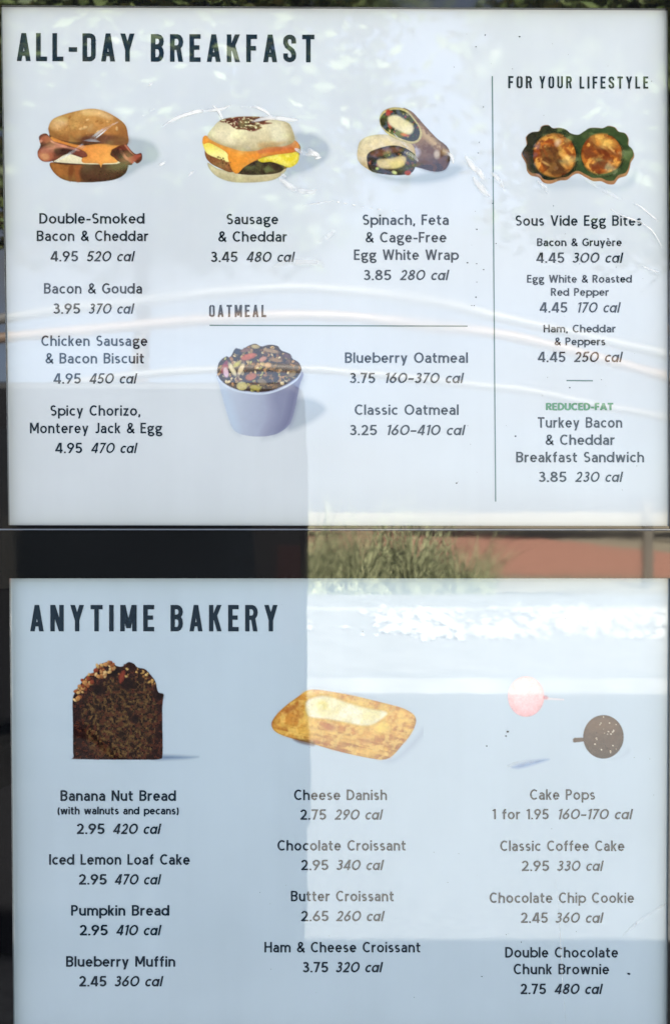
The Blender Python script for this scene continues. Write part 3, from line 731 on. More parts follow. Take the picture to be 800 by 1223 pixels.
def food_cake_pops(par):
    p = Paint(596, 800, 760, 926, (590, 790, .225))
    p.shadow(p.sd([(90,560),(150,535),(260,515),(292,522),(220,548),(130,570)]), (140,164,200), 4, .85)
    p.shadow(p.sd([(560,515),(660,500),(710,450),(720,490),(640,525)]), (168,184,204), 6, .5)
    stick = p.sd([(255,185),(300,192),(370,198),(370,208),(300,205),(258,205)], False)
    p.put(stick, (240,222,226), op=.7)
    e = p.ell(168, 186, 97, 108)
    p.put(e, (254,222,226), col2=(246,192,200), grad=[(150,110),(180,295)], n=.06, edge=.2, ew=3)
    p.put(p.ell(272, 190, 14, 12), (196,98,110), soft=2, op=.7)
    e = p.ell(578, 400, 108, 116)
    p.put(p.sd([(415,412),(425,404),(470,403),(480,425),(425,431),(416,428)], False), (88,68,60), soft=1)
    p.put(e, (104,80,66), col2=(62,44,40), grad=[(560,300),(600,510)], n=.25, f=.25, edge=.35, ew=3)
    p.put(p.ell(560, 340, 60, 30, 0), (126,100,80), soft=9, op=.5)
    spk = np.minimum(e-1.5, p.sd([(500,470),(540,390),(640,310),(690,370),(680,440),(620,510),(540,480)]))
    p.bits(spk, 16, (.7, 1.3), [(230,220,205),(206,190,170)], 31, dark=.1)
    p.bits(e-2, 6, (.7, 1.2), [(220,210,190)], 32, dark=.1)
    return p.build('food_picture', par, 'printed picture of a pink cake pop and a chocolate cake pop')

# ------------------------------------------------------------------ the ground and what stands across the lane (seen mirrored in the sheets)
def G_(px, py, e=EYE):       # ground point that the flat face mirrors at a photo pixel
    yv = e*1600/(py-611.5); return ((px-400)/1600*yv, DIST*2-yv)   # mirror of the virtual point
def VP(px, yv): return (px-400)/1600*yv

M['soil'] = simple('dry_tan_soil', (.24,.21,.15), (.34,.30,.21), rough=.95, scale=.8, bump=.4)
M['asphalt'] = simple('worn_grey_asphalt', (.165,.165,.16), (.235,.235,.225), rough=.9, scale=28, bump=.4, bscale=60)
M['concrete'] = simple('pale_concrete', (.31,.30,.28), (.39,.38,.36), rough=.85, scale=5, bump=.3, bscale=40)
M['kerb'] = simple('weathered_kerb_concrete', (.27,.265,.25), (.35,.345,.33), rough=.9, scale=3, bump=.3, bscale=40)
M['red'] = simple('red_gravel_path', (.38,.175,.12), (.47,.235,.165), rough=.95, scale=3, bump=.4, bscale=60)
M['grass'] = simple('dry_grass_blade', (.03,.045,.016), (.44,.46,.25), rough=.8, scale=11)
M['rock'] = simple('white_landscape_stone', (.38,.37,.35), (.54,.53,.50), rough=.9, scale=6, bump=.3)
M['leaf'] = simple('tree_leaf_green', (.045,.075,.02), (.10,.13,.04), rough=.6, scale=3)
M['bark'] = simple('grey_brown_bark', (.05,.04,.03), (.09,.07,.055), rough=.95, scale=14, bump=.6)
M['van_paint'] = simple('black_van_paint', (.003,.003,.0035), rough=.45, scale=3)
M['van_paint'].node_tree.nodes['Principled BSDF'].inputs['Specular IOR Level'].default_value = .15
M['van_glass'] = simple('dark_tinted_glass', (.004,.005,.006), rough=.05)
M['rubber'] = simple('black_rubber', (.006,.006,.006), (.012,.012,.012), rough=.9)
M['rubber'].node_tree.nodes['Principled BSDF'].inputs['Specular IOR Level'].default_value = .05
M['rim'] = simple('grey_alloy', (.012,.012,.013), rough=.5)
M['rim'].node_tree.nodes['Principled BSDF'].inputs['Specular IOR Level'].default_value = .05
M['lamp_red'] = simple('red_lamp_lens', (.008,.002,.002), rough=.3)
M['added_white_tube'] = simple('pale_streak_tube', (.095,.095,.093), rough=.5, scale=3)
M['added_peach_tube'] = simple('peach_streak_tube', (.125,.085,.06), rough=.5, scale=3)
M['post'] = simple('grey_galvanised_post', (.11,.10,.08), rough=.6)

def sheet(name, poly, z, mat, thick=0):
    mb = MB()
    if thick:
        n = len(poly); v = [(x, y, z) for x, y in poly]+[(x, y, z-thick) for x, y in poly]
        mb.add(v, [tuple(range(n)), tuple(range(2*n-1, n-1, -1))]+[(i, (i+1) % n, n+(i+1) % n, n+i) for i in range(n)])
    else: mb.add([(x, y, z) for x, y in poly], [tuple(range(len(poly)))])
    o = mb.build(name, mat)
    if not thick:
        for p in o.data.polygons:
            if p.normal.z < 0: o.data.flip_normals(); break
    return tag(o, kind='structure')

sheet('ground', [(-3000,-3000),(3000,-3000),(3000,3000),(-3000,3000)], -.012, M['soil'])
yk = G_(400, 832)[1]; yk2 = G_(400, 776)[1]; yk3 = G_(400, 722)[1]
sheet('drive_lane', [(-60, yk), (60, yk-.4), (60, 14), (-60, 14)], -.004, M['asphalt'])
sheet('kerb', [(-60, yk-.35), (60, yk-.75), (60, yk-.4), (-60, yk)], .11, M['kerb'], .2)
sheet('pavement', [(-60, yk3), (60, yk3-.3), (60, yk-.76), (-60, yk-.36)], .09, M['concrete'], .15)
sheet('kerb', [(-60, yk3-.05), (60, yk3-.35), (60, G_(400,738)[1]-.3), (-60, G_(400,738)[1])], .13, M['kerb'], .1)
sheet('path', [G_(-600, 683), G_(400, 685), G_(1200, 694), G_(1200, 683), G_(800, 660), G_(560, 634), G_(-600, 621)], 0, M['red'])

# white stones on the far pavement
rnd = random.Random(5)
mb = MB()
ico_v = [(0,0,1),(.9,0,.3),(.28,.85,.3),(-.73,.53,.3),(-.73,-.53,.3),(.28,-.85,.3),(.7,.5,-.3),(-.28,.85,-.4),(-.9,0,-.3),(-.28,-.85,-.4),(.7,-.5,-.3)]
ico_f = [(0,1,2),(0,2,3),(0,3,4),(0,4,5),(0,5,1),(1,6,2),(2,6,7),(2,7,3),(3,7,8),(3,8,4),(4,8,9),(4,9,5),(5,9,10),(5,10,1),(1,10,6)]
for c in range(30):
    px = rnd.choice([rnd.uniform(470,520), rnd.uniform(560,700), rnd.uniform(570,720), rnd.uniform(730,810), rnd.uniform(-200,1000)])
    py = rnd.uniform(738, 775)
    cx, cy = G_(px, py)
    for k in range(26):
        s = rnd.uniform(.02, .10)*rnd.uniform(.5,1); a = rnd.uniform(0, 6.28); x = cx+rnd.gauss(0, .28); y = cy+rnd.gauss(0, .35)
        mb.add([(x+s*(vx*math.cos(a)-vy*math.sin(a))*rnd.uniform(.85,1.15), y+s*(vx*math.sin(a)+vy*math.cos(a)), .09+s*.35+s*.6*vz) for vx, vy, vz in ico_v], ico_f)
tag(mb.build('stones', M['rock']), 'white stones scattered over the pale pavement across the lane', 'stones', kind='stuff')

# grass tufts on the edge of the red path
def tuft(cx, cy, n, hgt, spread, seed):
    rn = random.Random(seed); V = []; F = []
    for i in range(n):
        a = rn.uniform(0, 6.28); r = rn.uniform(0, .42)*spread; x = cx+r*math.cos(a); y = cy+r*math.sin(a)
        lean = rn.uniform(.05, .95)*spread; H_ = hgt*(rn.uniform(.35, .8) if rn.random() < .8 else rn.uniform(.8, 1.12))*(1-.25*lean); wd = rn.uniform(.008, .022)
        dx, dy = math.cos(a+rn.uniform(-.5,.5)), math.sin(a+rn.uniform(-.5,.5)); b = len(V); S = 4
        for k in range(S+1):
            t = k/S; q = lean*t*t*H_*.9; w_ = wd*(1-t*.92)
            px_, py_, pz_ = x+dx*q, y+dy*q, H_*t*(1-.18*lean*t)
            V += [(px_-w_, py_, pz_), (px_+w_, py_, pz_)]
        F += [(b+2*k, b+2*k+1, b+2*k+3, b+2*k+2) for k in range(S)]
    return V, F
ty = yk3-.5
tl = [(-.45,'thick dry grass tuft nearest the black van tail'),(.35,'broad grass tuft with dark upright stems beside the path'),(1.15,'tall olive grass tuft in the middle of the clump'),(1.9,'thin grass tuft leaning out over the red path')]
for i, (x, lab) in enumerate(tl):
    v, f = tuft(x, ty-.15*i, [400, 460, 420, 240][i], [1.65, 1.75, 1.7, 1.4][i], [1.0,1.1,1.1,1.3][i], 40+i)
    tag(mesh_obj('grass_tuft', v, f, M['grass']), lab, 'grass tuft', 'grass tufts along the red path')

# slim post and a low dark shrub beyond
MB().box(VP(767,24), VP(778,24), -20.9, -20.74, 0, 1.53).build('marker_post', M['post'])
tag(bpy.data.objects['marker_post'], 'slim grey post standing at the edge of the red path', 'post')

# a row of tall dense trees far across, their crowns above the open sky strip
def crown_mesh(seed, cr, z0, z1, n, leaves):
    rn = random.Random(seed); V = []; F = []
    for c in range(n):
        a = rn.uniform(0, 6.28); rad = math.sqrt(rn.random()); u_ = rn.random()
        z = z0+(z1-z0)*u_; k_ = math.sin(math.pi*min(.97, .12+u_*.86))**.5
        c0 = Vector((cr*rad*k_*math.cos(a), cr*.75*rad*k_*math.sin(a), z+rn.gauss(0, .5)))
        for k in range(leaves):
            p = c0+Vector((rn.gauss(0,1), rn.gauss(0,1), rn.gauss(0,.76)))
            s_ = rn.uniform(.18,.4); u = Vector((rn.gauss(0,1), rn.gauss(0,1), rn.gauss(0,.5))).normalized(); q = u.cross(Vector((rn.gauss(0,1), rn.gauss(0,1), rn.gauss(0,1)))).normalized()
            b_ = len(V); V += [p-u*s_, p+q*s_*.55, p+u*s_, p-q*s_*.55]; F.append((b_, b_+1, b_+2, b_+3))
    return V, F
tree_src = None
for i, (tx, tyy, sc, rz_, lab) in enumerate([
        (-33, -56, 1.0, 0, 'tall tree at the far left of the row beyond the red path'),
        (-8.4, -55, .98, 2.6, 'tall tree of the row directly behind the black van roof'),
        (15.4, -55.4, 1.0, 5.1, 'tall tree nearest the slim grey post in the far row'),
        (39, -57.8, 1.05, .7, 'tall tree at the far right of the row beyond the red path')]):
    if tree_src is None:
        t = empty('tall_tree', (tx, tyy, 0), lab, 'tree', 'row of tall trees beyond the path')
        mb = MB(); mb.tube([(0,0,-.1),(.16,.04,5),(-.12,.1,10),(.2,0,16),(0,0,24)], [.4,.32,.28,.24,.1])
        for k in range(10):
            a = k*2.4; e = Vector((6*math.cos(a), 4.6*math.sin(a), 16+1.1*k)); s0 = Vector((.1, .04, 12.4+.7*k)); m_ = s0.lerp(e, .5)+Vector((0, 0, 1))
            mb.tube([s0, m_, e], [.18, .12, .04], 6)
        tk = mb.build('trunk', M['bark'], t)
        v, f = crown_mesh(3, 8.4, 13.6, 32, 460, 60)
        ck = mesh_obj('crown', v, f, M['leaf'], t); tree_src = (t, tk, ck)
    else:
        t = tree_src[0].copy(); COL.objects.link(t); t['label'] = lab
        for c0 in tree_src[1:]:
            c = c0.copy(); COL.objects.link(c); c.parent = t
        t.location = (tx, tyy, 0); t.rotation_euler = (0, 0, rz_); t.scale = (sc*1.4, sc*1.4, sc)

# black van standing tail-on behind the camera
vx1 = -.083; vy0 = -.80
van = empty('parked_van', (vx1-2.3, vy0-.95, 0), 'black van parked across the lane with its tail beside the menu', 'van')
van.rotation_euler = (0, 0, R(-1.5))
X0, X1, Y0, Y1 = -2.3, 2.3-.025, -.95, .95
mb = MB().prism_y([(X1,.10),(X1,1.0),(X1-.004,1.62),(X1-.01,1.72),(X1-.05,1.743),(X0+1.35,1.743),(X0+1.1,1.68),(X0+.72,1.12),(X0+.1,1.02),(X0,.9),(X0,.10),
      (X0+.43,.10),(X0+.5,.55),(X0+.65,.69),(X0+.82,.73),(X0+.99,.69),(X0+1.14,.55),(X0+1.21,.10),(X1-1.22,.10),(X1-1.15,.55),(X1-1,.69),(X1-.83,.73),(X1-.66,.69),(X1-.51,.55),(X1-.44,.10)], Y0, Y1)
mb.build('body', M['van_paint'], van, bevel=.02)
for yy, sgn in ((Y1, 1), (Y0, -1)):
    for a, b_ in ((X1-1.35, X1-.15), (X1-2.45, X1-1.43), (X0+1.25, X1-2.53)):
        y_a, y_b = (yy-.002, yy+.006) if sgn > 0 else (yy-.006, yy+.002)
        MB().prism_y([(a,1.12),(b_,1.12),(b_-.04,1.6),(a+(.32 if a < 0 and b_ < 0 and a < X0+1.3 else .02),1.6)], y_a, y_b).build('side_window', M['van_glass'], van)
    for xc in (X0+.82, X1-.83):
        MB().box(xc-.40, xc+.40, min(yy-sgn*.06, yy-sgn*.5), max(yy-sgn*.06, yy-sgn*.5), .09, .74).build('wheel_well', M['rubber'], van)
        wv = MB(); pts = [(xc, yy-sgn*.24, .33), (xc, yy-sgn*.015, .33)]
        wv.tube(pts, .33, 28); tyre = wv.build('wheel', M['rubber'], van, bevel=.015)
        MB().tube([(xc, yy-sgn*.05, .33), (xc, yy-sgn*.008, .33)], .21, 18).build('rim', M['rim'], tyre)
    MB().box(X1-.09, X1-.02, min(yy-sgn*.03, yy+sgn*.006), max(yy-sgn*.03, yy+sgn*.006), .95, 1.25).build('tail_lamp', M['lamp_red'], van)
    MB().box(X1-1.42, X1-1.4, min(yy, yy+sgn*.003), max(yy, yy+sgn*.003), .4, 1.68).build('door_seam', M['rubber'], van)
    MB().box(X0+1.4, X0+1.58, min(yy+sgn*.01, yy+sgn*.2), max(yy+sgn*.01, yy+sgn*.2), 1.12, 1.28).build('door_mirror', M['van_paint'], van, bevel=.02)
MB().box(X1-.1, X1+.012, Y0+.12, Y1-.12, .36, .56).build('rear_bumper', M['rubber'], van, bevel=.02)
MB().box(X1-.02, X1+.004, Y0+.2, Y1-.2, 1.1, 1.55).build('rear_window', M['van_glass'], van)

# arched tubes added behind the camera, shaped to mirror as curved light streaks
streaks = empty('streak_arches', (0, -14.2, 0), 'unseen arched tubes added so the sheets mirror pale and peach streaks', 'added tubes')
def arch(pts, yv, mat, r):
    P = [((px-400)/1600*yv, DIST*2-yv+14.2, EYE+(611.5-py)/1600*yv) for px, py in pts]
    # smooth and run on to both sides, down to the ground
    Q = [Vector(p) for p in P]; S = []
    for i in range(len(Q)-1):
        a, b_, c, d = Q[max(i-1, 0)], Q[i], Q[i+1], Q[min(i+2, len(Q)-1)]
        for k in range(6):
            t = k/6; S.append(.5*((2*b_)+(c-a)*t+(2*a-5*b_+4*c-d)*t*t+(3*b_-a-3*c+d)*t**3))
    S.append(Q[-1])
    l, e = S[0], S[-1]
    S = [Vector((l.x-4.8, l.y, -.02)), Vector((l.x-4.4, l.y, l.z*.5)), Vector((l.x-2.7, l.y, l.z-.7))]+S+[Vector((e.x+1.6, e.y, e.z-.7)), Vector((e.x+2.4, e.y, e.z*.45)), Vector((e.x+2.6, e.y, -.02))]
    MB().tube(S, r, 10).build('added_arch_tube', M[mat], streaks, smooth=True)
arch([(-60,392),(60,372),(240,352),(340,344),(420,348),(520,361),(600,380),(700,402),(800,425),(860,442)], 17.4, 'added_white_tube', .07)
arch([(-60,410),(60,398),(240,383),(340,377),(420,379),(520,391),(600,400),(700,424),(800,452),(860,470)], 18.0, 'added_peach_tube', .075)
arch([(-60,482),(60,462),(180,446),(300,440),(400,443),(560,459),(640,468),(700,481),(790,498),(860,512)], 17.7, 'added_white_tube', .058)

# ------------------------------------------------------------------ the menu cabinet
cab = empty('menu_cabinet', (0, DIST, 0), 'tall black framed drive-through cabinet holding both menu sheets', 'menu cabinet')
def fr(name, pxpoly, y0=-.006, y1=.03, mat='frame'):
    return MB().prism_y([(bx(a), bz(b_)-0) for a, b_ in pxpoly], y0, y1).build(name, M[mat], cab)
TOPZ = bz(-140); LX, RX = -1000, 1800
fr('side_rail', [(LX, -139), (3, -139), (3, 9), (7, 310), (12, 627), (13, 691), (18, 1240), (20, 1500), (LX, 1500)])
fr('side_rail', [(RX, -139), (795.2, -139), (795.2, 12.5), (797, 310), (798, 628), (798.6, 691), (795, 1240), (793, 1500), (RX, 1500)])
fr('top_rail', [(3.2, -139), (795, -139), (795, 12.5), (3.2, 8.5)])
fr('crossbar', [(12.2, 634), (798, 634), (798.4, 690.5), (13.2, 690.5)])
fr('crossbar_lip', [(12.2, 627.4), (798, 628.4), (798, 631.2), (12.2, 631)], -.004, .03)
fr('metal_seam', [(0, 631.4), (800, 631.6), (800, 633.2), (0, 633)], -.0085, .0)
bpy.data.objects['metal_seam'].data.materials[0] = M['seam']
fr('bottom_rail', [(18.5, 1240.4), (794.5, 1240.4), (793, 1500), (20, 1500)])
MB().box(bx(LX)+.01, bx(RX)-.01, .032, .22, .42, TOPZ-.01).build('back_box', M['frame'], cab)
for xx in (-1.1, 0, 1.1): MB().box(xx-.06, xx+.06, .05, .2, -.02, .419).build('leg', M['frame'], cab)
for o in list(cab.children):        # children are written about the cabinet's own base
    for v in o.data.vertices: v.co.z = v.co.z
# the sheets sit a little behind the frame's front
def panel(name, quad, label):
    cx = sum(q[0] for q in quad)/4; cy = max(q[1] for q in quad)
    t = empty(name, (0, 0, 0), label, 'menu sheet')
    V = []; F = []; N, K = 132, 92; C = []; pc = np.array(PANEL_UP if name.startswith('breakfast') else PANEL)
    for j in range(K+1):
        for i in range(N+1):
            u, v = i/N, j/K
            x = (quad[0][0]*(1-u)+quad[1][0]*u)*(1-v)+(quad[3][0]*(1-u)+quad[2][0]*u)*v
            y = (quad[0][1]*(1-u)+quad[1][1]*u)*(1-v)+(quad[3][1]*(1-u)+quad[2][1]*u)*v
            V.append((bx(x), FACE, bz(y)))
            du, dv = min(u, 1-u)*785, min(v, 1-v)*590
            e = 1-.17*math.exp(-du/16)-.10*math.exp(-dv/11)            # edge falloff of light painted in, darker along the frame
            C.append(tuple(pc*e*np.array([1, 1, 1-.05*math.exp(-min(du, dv)/14)]))+(1,))
    F = [(j*(N+1)+i, (j+1)*(N+1)+i, (j+1)*(N+1)+i+1, j*(N+1)+i+1) for j in range(K) for i in range(N)]
    o = mesh_obj('backing_sheet', V, F, M['sheet'], t)
    at = o.data.color_attributes.new('print', 'FLOAT_COLOR', 'POINT'); at.data.foreach_set('color', np.array(C, np.float32).ravel())
    orient(o)
    return t
up = panel('breakfast_menu', [(3,8.5),(795.3,12.5),(798.1,628.3),(12,627.3)], 'upper white menu sheet headed all-day breakfast with five food pictures')
lo = panel('bakery_menu', [(13,690.6),(798.6,690.6),(795.1,1240),(18,1240)], 'lower white menu sheet headed anytime bakery with three food pictures')

def T(text, x0, x1, base, cap=12.6, **k): return dict(text=text, x0=x0, x1=x1, base=base, cap=cap, **k)
def name_(par, *rows, cap=12.6, weight=1.0, mat='ink', nm='item_name', label=None):
    return text_obj(nm, par, [T(t, a, b_, c, cap, weight=weight) for t, a, b_, c in rows], mat, label)
def price(par, a, ax0, ax1, b_, bx0, bx1, base, weight=1.0, cap=12.4):
    return text_obj('price_line', par, [T(a, ax0, ax1, base, cap, weight=weight), T(b_, bx0, bx1, base, cap, weight=weight, slant=.21)])
text_obj('heading', up, [T('ALL-DAY', 20.5, 161, 73, 33.5, face='head', tilt=.005), T('BREAKFAST', 180.5, 375.5, 73.8, 33, face='head', tilt=.004)])
text_obj('side_heading', up, [T('FOR', 606.5, 635, 105.5, 14.6, face='head', weight=.95), T('YOUR', 643.5, 682.5, 105.7, 14.6, face='head', weight=.95), T('LIFESTYLE', 691.5, 773.5, 106, 14.6, face='head', weight=.95)])
text_obj('side_heading', up, [T('OATMEAL', 249.9, 318, 378.7, 14.6, face='head', weight=.95)])
food_bacon_sandwich(up); food_sausage_muffin(up); food_wrap(up); food_egg_bites(up); food_oatmeal(up)
name_(up, ('Double-Smoked', 47.5, 173, 267.2), ('Bacon & Cheddar', 44.4, 177.4, 288)); price(up, '4.95', 60.8, 93.7, '520 cal', 103.6, 161.2, 312.3)
name_(up, ('Bacon & Gouda', 53, 170, 350.8)); price(up, '3.95', 63.8, 96.2, '370 cal', 105.6, 160.5, 374.8)
name_(up, ('Chicken Sausage', 49.8, 176.3, 413.3), ('& Bacon Biscuit', 54.8, 172.2, 434.2)); price(up, '4.95', 64.4, 97, '450 cal', 106.7, 164, 458.2)
name_(up, ('Spicy Chorizo,', 60.6, 167.7, 496.6), ('Monterey Jack & Egg', 36.3, 193.8, 517.5)); price(up, '4.95', 66.5, 98.6, '470 cal', 108.8, 164.3, 541.2)
name_(up, ('Sausage', 270.8, 332.3, 268), ('& Cheddar', 260.9, 342.8, 288.8)); price(up, '3.45', 251.7, 283.9, '480 cal', 294, 352, 313)
name_(up, ('Spinach, Feta', 432.9, 535.5, 268.8), ('& Cage-Free', 436.5, 532.8, 289.7), ('Egg White Wrap', 422.7, 546.9, 310.6)); price(up, '3.85', 433.8, 467, '280 cal', 477, 535.9, 334.7)
name_(up, ('Sous Vide Egg Bites', 615.2, 765.8, 269.8))
name_(up, ('Bacon & Gruy\u00e8re', 640.9, 741.8, 294), cap=9.3, weight=1.1); price(up, '4.45', 640, 673.4, '300 cal', 682.4, 743.5, 314)
name_(up, ('Egg White & Roasted', 629, 754, 337.7), ('Red Pepper', 657.5, 726.4, 353.4), cap=9.3, weight=1.1); price(up, '4.45', 644, 677, '170 cal', 688, 740.4, 373.4)
name_(up, ('Ham, Cheddar', 648.7, 734.7, 397.1), ('& Peppers', 661.8, 722.3, 412.5), cap=9.3, weight=1.1); price(up, '4.45', 641.8, 674.8, '250 cal', 684.6, 743, 432.5)
name_(up, ('REDUCED-FAT', 651.8, 731.8, 489.9), cap=8.4, weight=1.6, mat='ink_green', nm='green_note')
name_(up, ('Turkey Bacon', 641.6, 742.5, 510.9), ('& Cheddar', 651, 733.5, 531.5), ('Breakfast Sandwich', 616, 768.6, 552.2)); price(up, '3.85', 642.5, 676, '230 cal', 686, 743.2, 575.7)
name_(up, ('Blueberry Oatmeal', 411.9, 558.4, 433.5)); price(up, '3.75', 417.3, 447.9, '160\u2013370 cal', 458.7, 553.5, 457.6)
name_(up, ('Classic Oatmeal', 423.6, 547.4, 495.6)); price(up, '3.25', 417.3, 450, '160\u2013410 cal', 460.8, 555.3, 519.8)
def rule(x0, y0, x1, y1, wd, par):
    dx, dy = x1-x0, y1-y0; L_n = math.hypot(dx, dy); nx, ny = -dy/L_n*wd/2, dx/L_n*wd/2
    V = [(bx(a), FACE-.0003, bz(b_)) for a, b_ in ((x0+nx, y0+ny), (x1+nx, y1+ny), (x1-nx, y1-ny), (x0-nx, y0-ny))]
    return orient(mesh_obj('divider_line', V, [(0, 1, 2, 3)], M['ink_teal'], par))
rule(587.5, 91, 591.5, 599, 1.3, up); rule(250.5, 388.6, 558, 389.6, 1.4, up); rule(676, 454.5, 707.5, 454.8, 1.5, up)

text_obj('heading', lo, [T('ANYTIME', 36.5, 184.5, 754, 31.5, face='head'), T('BAKERY', 204, 331.5, 754, 31.5, face='head')])
food_banana_bread(lo); food_danish(lo); food_cake_pops(lo)
B = 1.12
name_(lo, ('Banana Nut Bread', 72.8, 210.3, 956.5), weight=B); name_(lo, ('(with walnuts and pecans)', 69.5, 213.5, 972.6), cap=9.2, weight=1.25)
price(lo, '2.95', 92, 125.3, '420 cal', 135, 192.5, 996, B)
name_(lo, ('Iced Lemon Loaf Cake', 59.3, 226.8, 1032.7), weight=B); price(lo, '2.95', 94.5, 127.8, '470 cal', 137, 192.5, 1056.4, B)
name_(lo, ('Pumpkin Bread', 85.5, 202.5, 1093.5), weight=B); price(lo, '2.95', 95.5, 129, '410 cal', 138.8, 192.8, 1117, B)
name_(lo, ('Blueberry Muffin', 79.5, 209.5, 1154.5), weight=B); price(lo, '2.45', 94.8, 127.5, '360 cal', 136.5, 195, 1178, B)
name_(lo, ('Cheese Danish', 351.3, 462, 955.6)); price(lo, '2.75', 358.5, 389.5, '290 cal', 399.3, 457, 979)
name_(lo, ('Chocolate Croissant', 331.5, 484.3, 1015.9)); price(lo, '2.95', 359.5, 392, '340 cal', 401, 458, 1039.2)
name_(lo, ('Butter Croissant', 347.5, 470, 1076.4)); price(lo, '2.65', 359.5, 392.3, '260 cal', 401, 458.8, 1100.2)
name_(lo, ('Ham & Cheese Croissant', 316, 501.8, 1137.4), weight=1.05); price(lo, '3.75', 361.3, 391.8, '320 cal', 400.3, 456.8, 1161.2, B)
name_(lo, ('Cake Pops', 632.5, 710, 955.2)); price(lo, '1 for 1.95', 587.8, 654.8, '160\u2013170 cal', 665, 755, 978.5)
name_(lo, ('Classic Coffee Cake', 597, 745, 1016.4)); price(lo, '2.95', 622.5, 655.3, '330 cal', 664, 720, 1040.2)
name_(lo, ('Chocolate Chip Cookie', 584.3, 756.5, 1078.4)); price(lo, '2.45', 621.5, 653.8, '360 cal', 662, 720, 1102.2)
name_(lo, ('Double Chocolate', 603, 737.5, 1143.6), ('Chunk Brownie', 613, 726.8, 1163.6), weight=1.05); price(lo, '2.75', 621, 651.5, '480 cal', 661.3, 719, 1187.2, B)

# grime specks on the sheets
def specks(par, pts, seed):
    rn = random.Random(seed); V = []; F = []
    for px, py, r in pts:
        b = len(V); n = 7
        for k in range(n):
            a = k*2*math.pi/n; q = r*rn.uniform(.7, 1.25)
            V.append((bx(px+q*math.cos(a)*1.2), FACE-.0006, bz(py+q*math.sin(a)*.8)))
        F.append(tuple(range(b, b+n)))
    o = orient(mesh_obj('grime_specks', V, F, M['ink'], par)); o['kind'] = 'stuff'; return o
rn = random.Random(77)
specks(up, [(569,274,.9),(558,314,1),(569,315,.7),(577,322,.8),(569,337,.6),(568,355,.9),(563,365,.6),(566,365,.6),(579,42,.9),(620,44,.9),(577,128,.6),(680,463,.8),(615,521,1),(545,577,.9),(588,243,.8),
            (592,291,.7),(571,183,.7),(572,170,.6),(568,56,.8)]+[(rn.uniform(540,780), rn.uniform(30,600), rn.uniform(.25,.5)) for _ in range(40)], 1)
specks(lo, [(750,1163,1.6),(622,1125,.7),(575,1166,.7),(581,891,.9),(606,874,1.6),(604,879,.9),(433,754,.5)]+[(rn.uniform(300,780), rn.uniform(720,1200), rn.uniform(.25,.5)) for _ in range(30)], 2)

# reflected glints painted as whitish ribbons, and one fine crease on the lower sheet
m, n, b = new_mat('film_glint_crease'); M['glint_crease'] = m
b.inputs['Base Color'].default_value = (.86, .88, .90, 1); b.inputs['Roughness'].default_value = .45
a_ = n.nodes.new('ShaderNodeVertexColor'); a_.layer_name = 'mark_alpha'
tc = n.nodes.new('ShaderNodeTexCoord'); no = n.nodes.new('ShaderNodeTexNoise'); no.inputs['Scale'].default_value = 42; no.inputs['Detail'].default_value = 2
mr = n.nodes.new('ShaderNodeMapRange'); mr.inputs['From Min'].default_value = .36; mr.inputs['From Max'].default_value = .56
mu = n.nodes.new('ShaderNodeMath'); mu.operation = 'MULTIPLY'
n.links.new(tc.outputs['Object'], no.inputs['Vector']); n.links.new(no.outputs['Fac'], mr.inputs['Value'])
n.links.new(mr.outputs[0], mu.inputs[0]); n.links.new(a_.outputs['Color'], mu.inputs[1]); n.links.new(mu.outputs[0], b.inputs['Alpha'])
def glint_crease(par, pts, wd, op=.8, k=0):
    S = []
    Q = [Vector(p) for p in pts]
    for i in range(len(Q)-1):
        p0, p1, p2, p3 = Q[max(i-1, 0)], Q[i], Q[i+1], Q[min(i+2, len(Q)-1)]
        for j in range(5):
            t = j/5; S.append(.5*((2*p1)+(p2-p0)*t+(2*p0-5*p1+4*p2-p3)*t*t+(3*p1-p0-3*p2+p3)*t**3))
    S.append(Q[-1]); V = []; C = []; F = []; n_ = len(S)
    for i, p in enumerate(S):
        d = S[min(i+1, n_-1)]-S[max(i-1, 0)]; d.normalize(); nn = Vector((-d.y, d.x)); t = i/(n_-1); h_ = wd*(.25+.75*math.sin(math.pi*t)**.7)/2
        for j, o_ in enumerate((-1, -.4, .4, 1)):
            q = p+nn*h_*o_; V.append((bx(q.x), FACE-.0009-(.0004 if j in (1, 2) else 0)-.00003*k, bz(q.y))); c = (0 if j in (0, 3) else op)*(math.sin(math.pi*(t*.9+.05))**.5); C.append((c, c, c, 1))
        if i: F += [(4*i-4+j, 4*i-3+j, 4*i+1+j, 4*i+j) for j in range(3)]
    o = mesh_obj('glint_crease_mark', V, F, M['glint_crease'], par)
    at = o.data.color_attributes.new('mark_alpha', 'FLOAT_COLOR', 'POINT'); at.data.foreach_set('color', np.array(C, np.float32).ravel())
    orient(o)
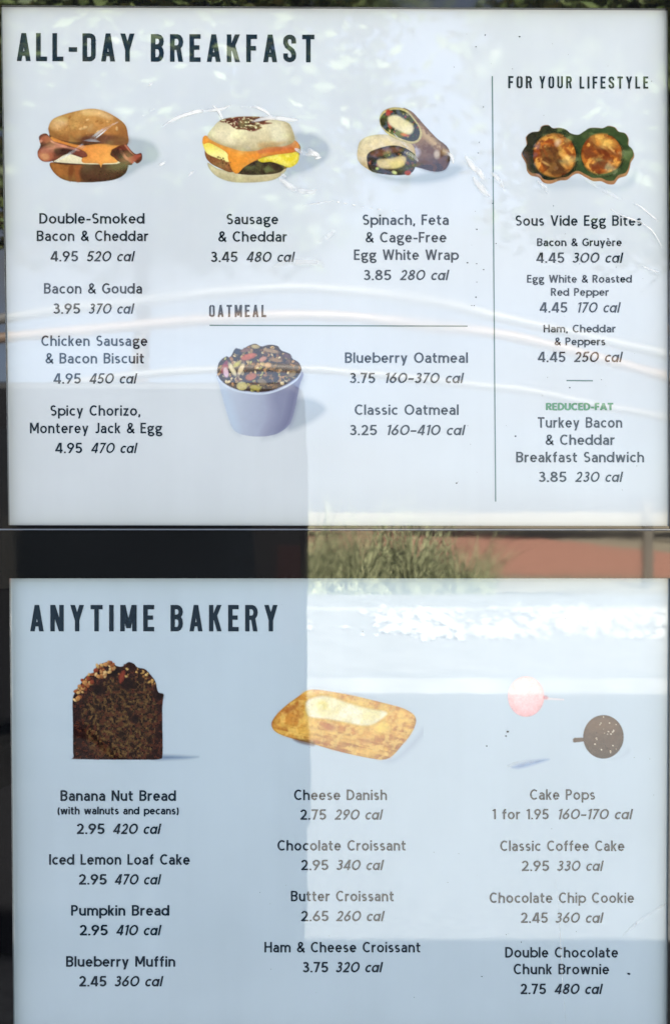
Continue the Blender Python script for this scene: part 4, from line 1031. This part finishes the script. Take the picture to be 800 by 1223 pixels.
for k, (pts, wd, op) in enumerate([
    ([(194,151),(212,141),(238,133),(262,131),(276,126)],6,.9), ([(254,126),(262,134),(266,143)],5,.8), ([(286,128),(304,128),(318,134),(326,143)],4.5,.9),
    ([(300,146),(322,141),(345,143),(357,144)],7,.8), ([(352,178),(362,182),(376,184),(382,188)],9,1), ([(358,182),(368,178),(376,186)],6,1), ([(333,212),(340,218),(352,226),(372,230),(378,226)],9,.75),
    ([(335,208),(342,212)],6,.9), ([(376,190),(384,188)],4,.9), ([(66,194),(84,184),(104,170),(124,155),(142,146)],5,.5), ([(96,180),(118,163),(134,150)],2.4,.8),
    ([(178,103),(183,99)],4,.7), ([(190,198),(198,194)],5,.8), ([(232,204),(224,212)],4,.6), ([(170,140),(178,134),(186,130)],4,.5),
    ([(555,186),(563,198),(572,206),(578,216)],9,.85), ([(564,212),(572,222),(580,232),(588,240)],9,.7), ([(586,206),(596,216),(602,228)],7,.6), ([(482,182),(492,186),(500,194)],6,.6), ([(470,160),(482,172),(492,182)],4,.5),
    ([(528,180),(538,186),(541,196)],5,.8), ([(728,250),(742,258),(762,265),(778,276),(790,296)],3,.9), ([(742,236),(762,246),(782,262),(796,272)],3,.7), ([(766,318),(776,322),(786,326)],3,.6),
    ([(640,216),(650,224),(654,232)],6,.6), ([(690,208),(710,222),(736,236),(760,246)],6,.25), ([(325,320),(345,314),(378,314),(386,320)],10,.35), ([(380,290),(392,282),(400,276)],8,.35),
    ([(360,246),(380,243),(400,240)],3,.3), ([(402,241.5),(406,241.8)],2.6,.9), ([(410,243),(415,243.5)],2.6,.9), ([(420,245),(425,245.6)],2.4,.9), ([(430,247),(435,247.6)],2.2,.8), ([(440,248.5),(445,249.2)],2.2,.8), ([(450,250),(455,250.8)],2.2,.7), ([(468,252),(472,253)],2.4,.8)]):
    glint_crease(up, pts, wd, op, k)
for k, (pts, wd, op) in enumerate([([(663,1050),(667,1090),(669,1130),(671,1170),(675,1222)],2.2,.28), ([(742,1118),(760,1102),(780,1088),(796,1078)],5,.3), ([(604,915),(620,911),(646,908)],6,.3)]):
    glint_crease(lo, pts, wd, op, k)
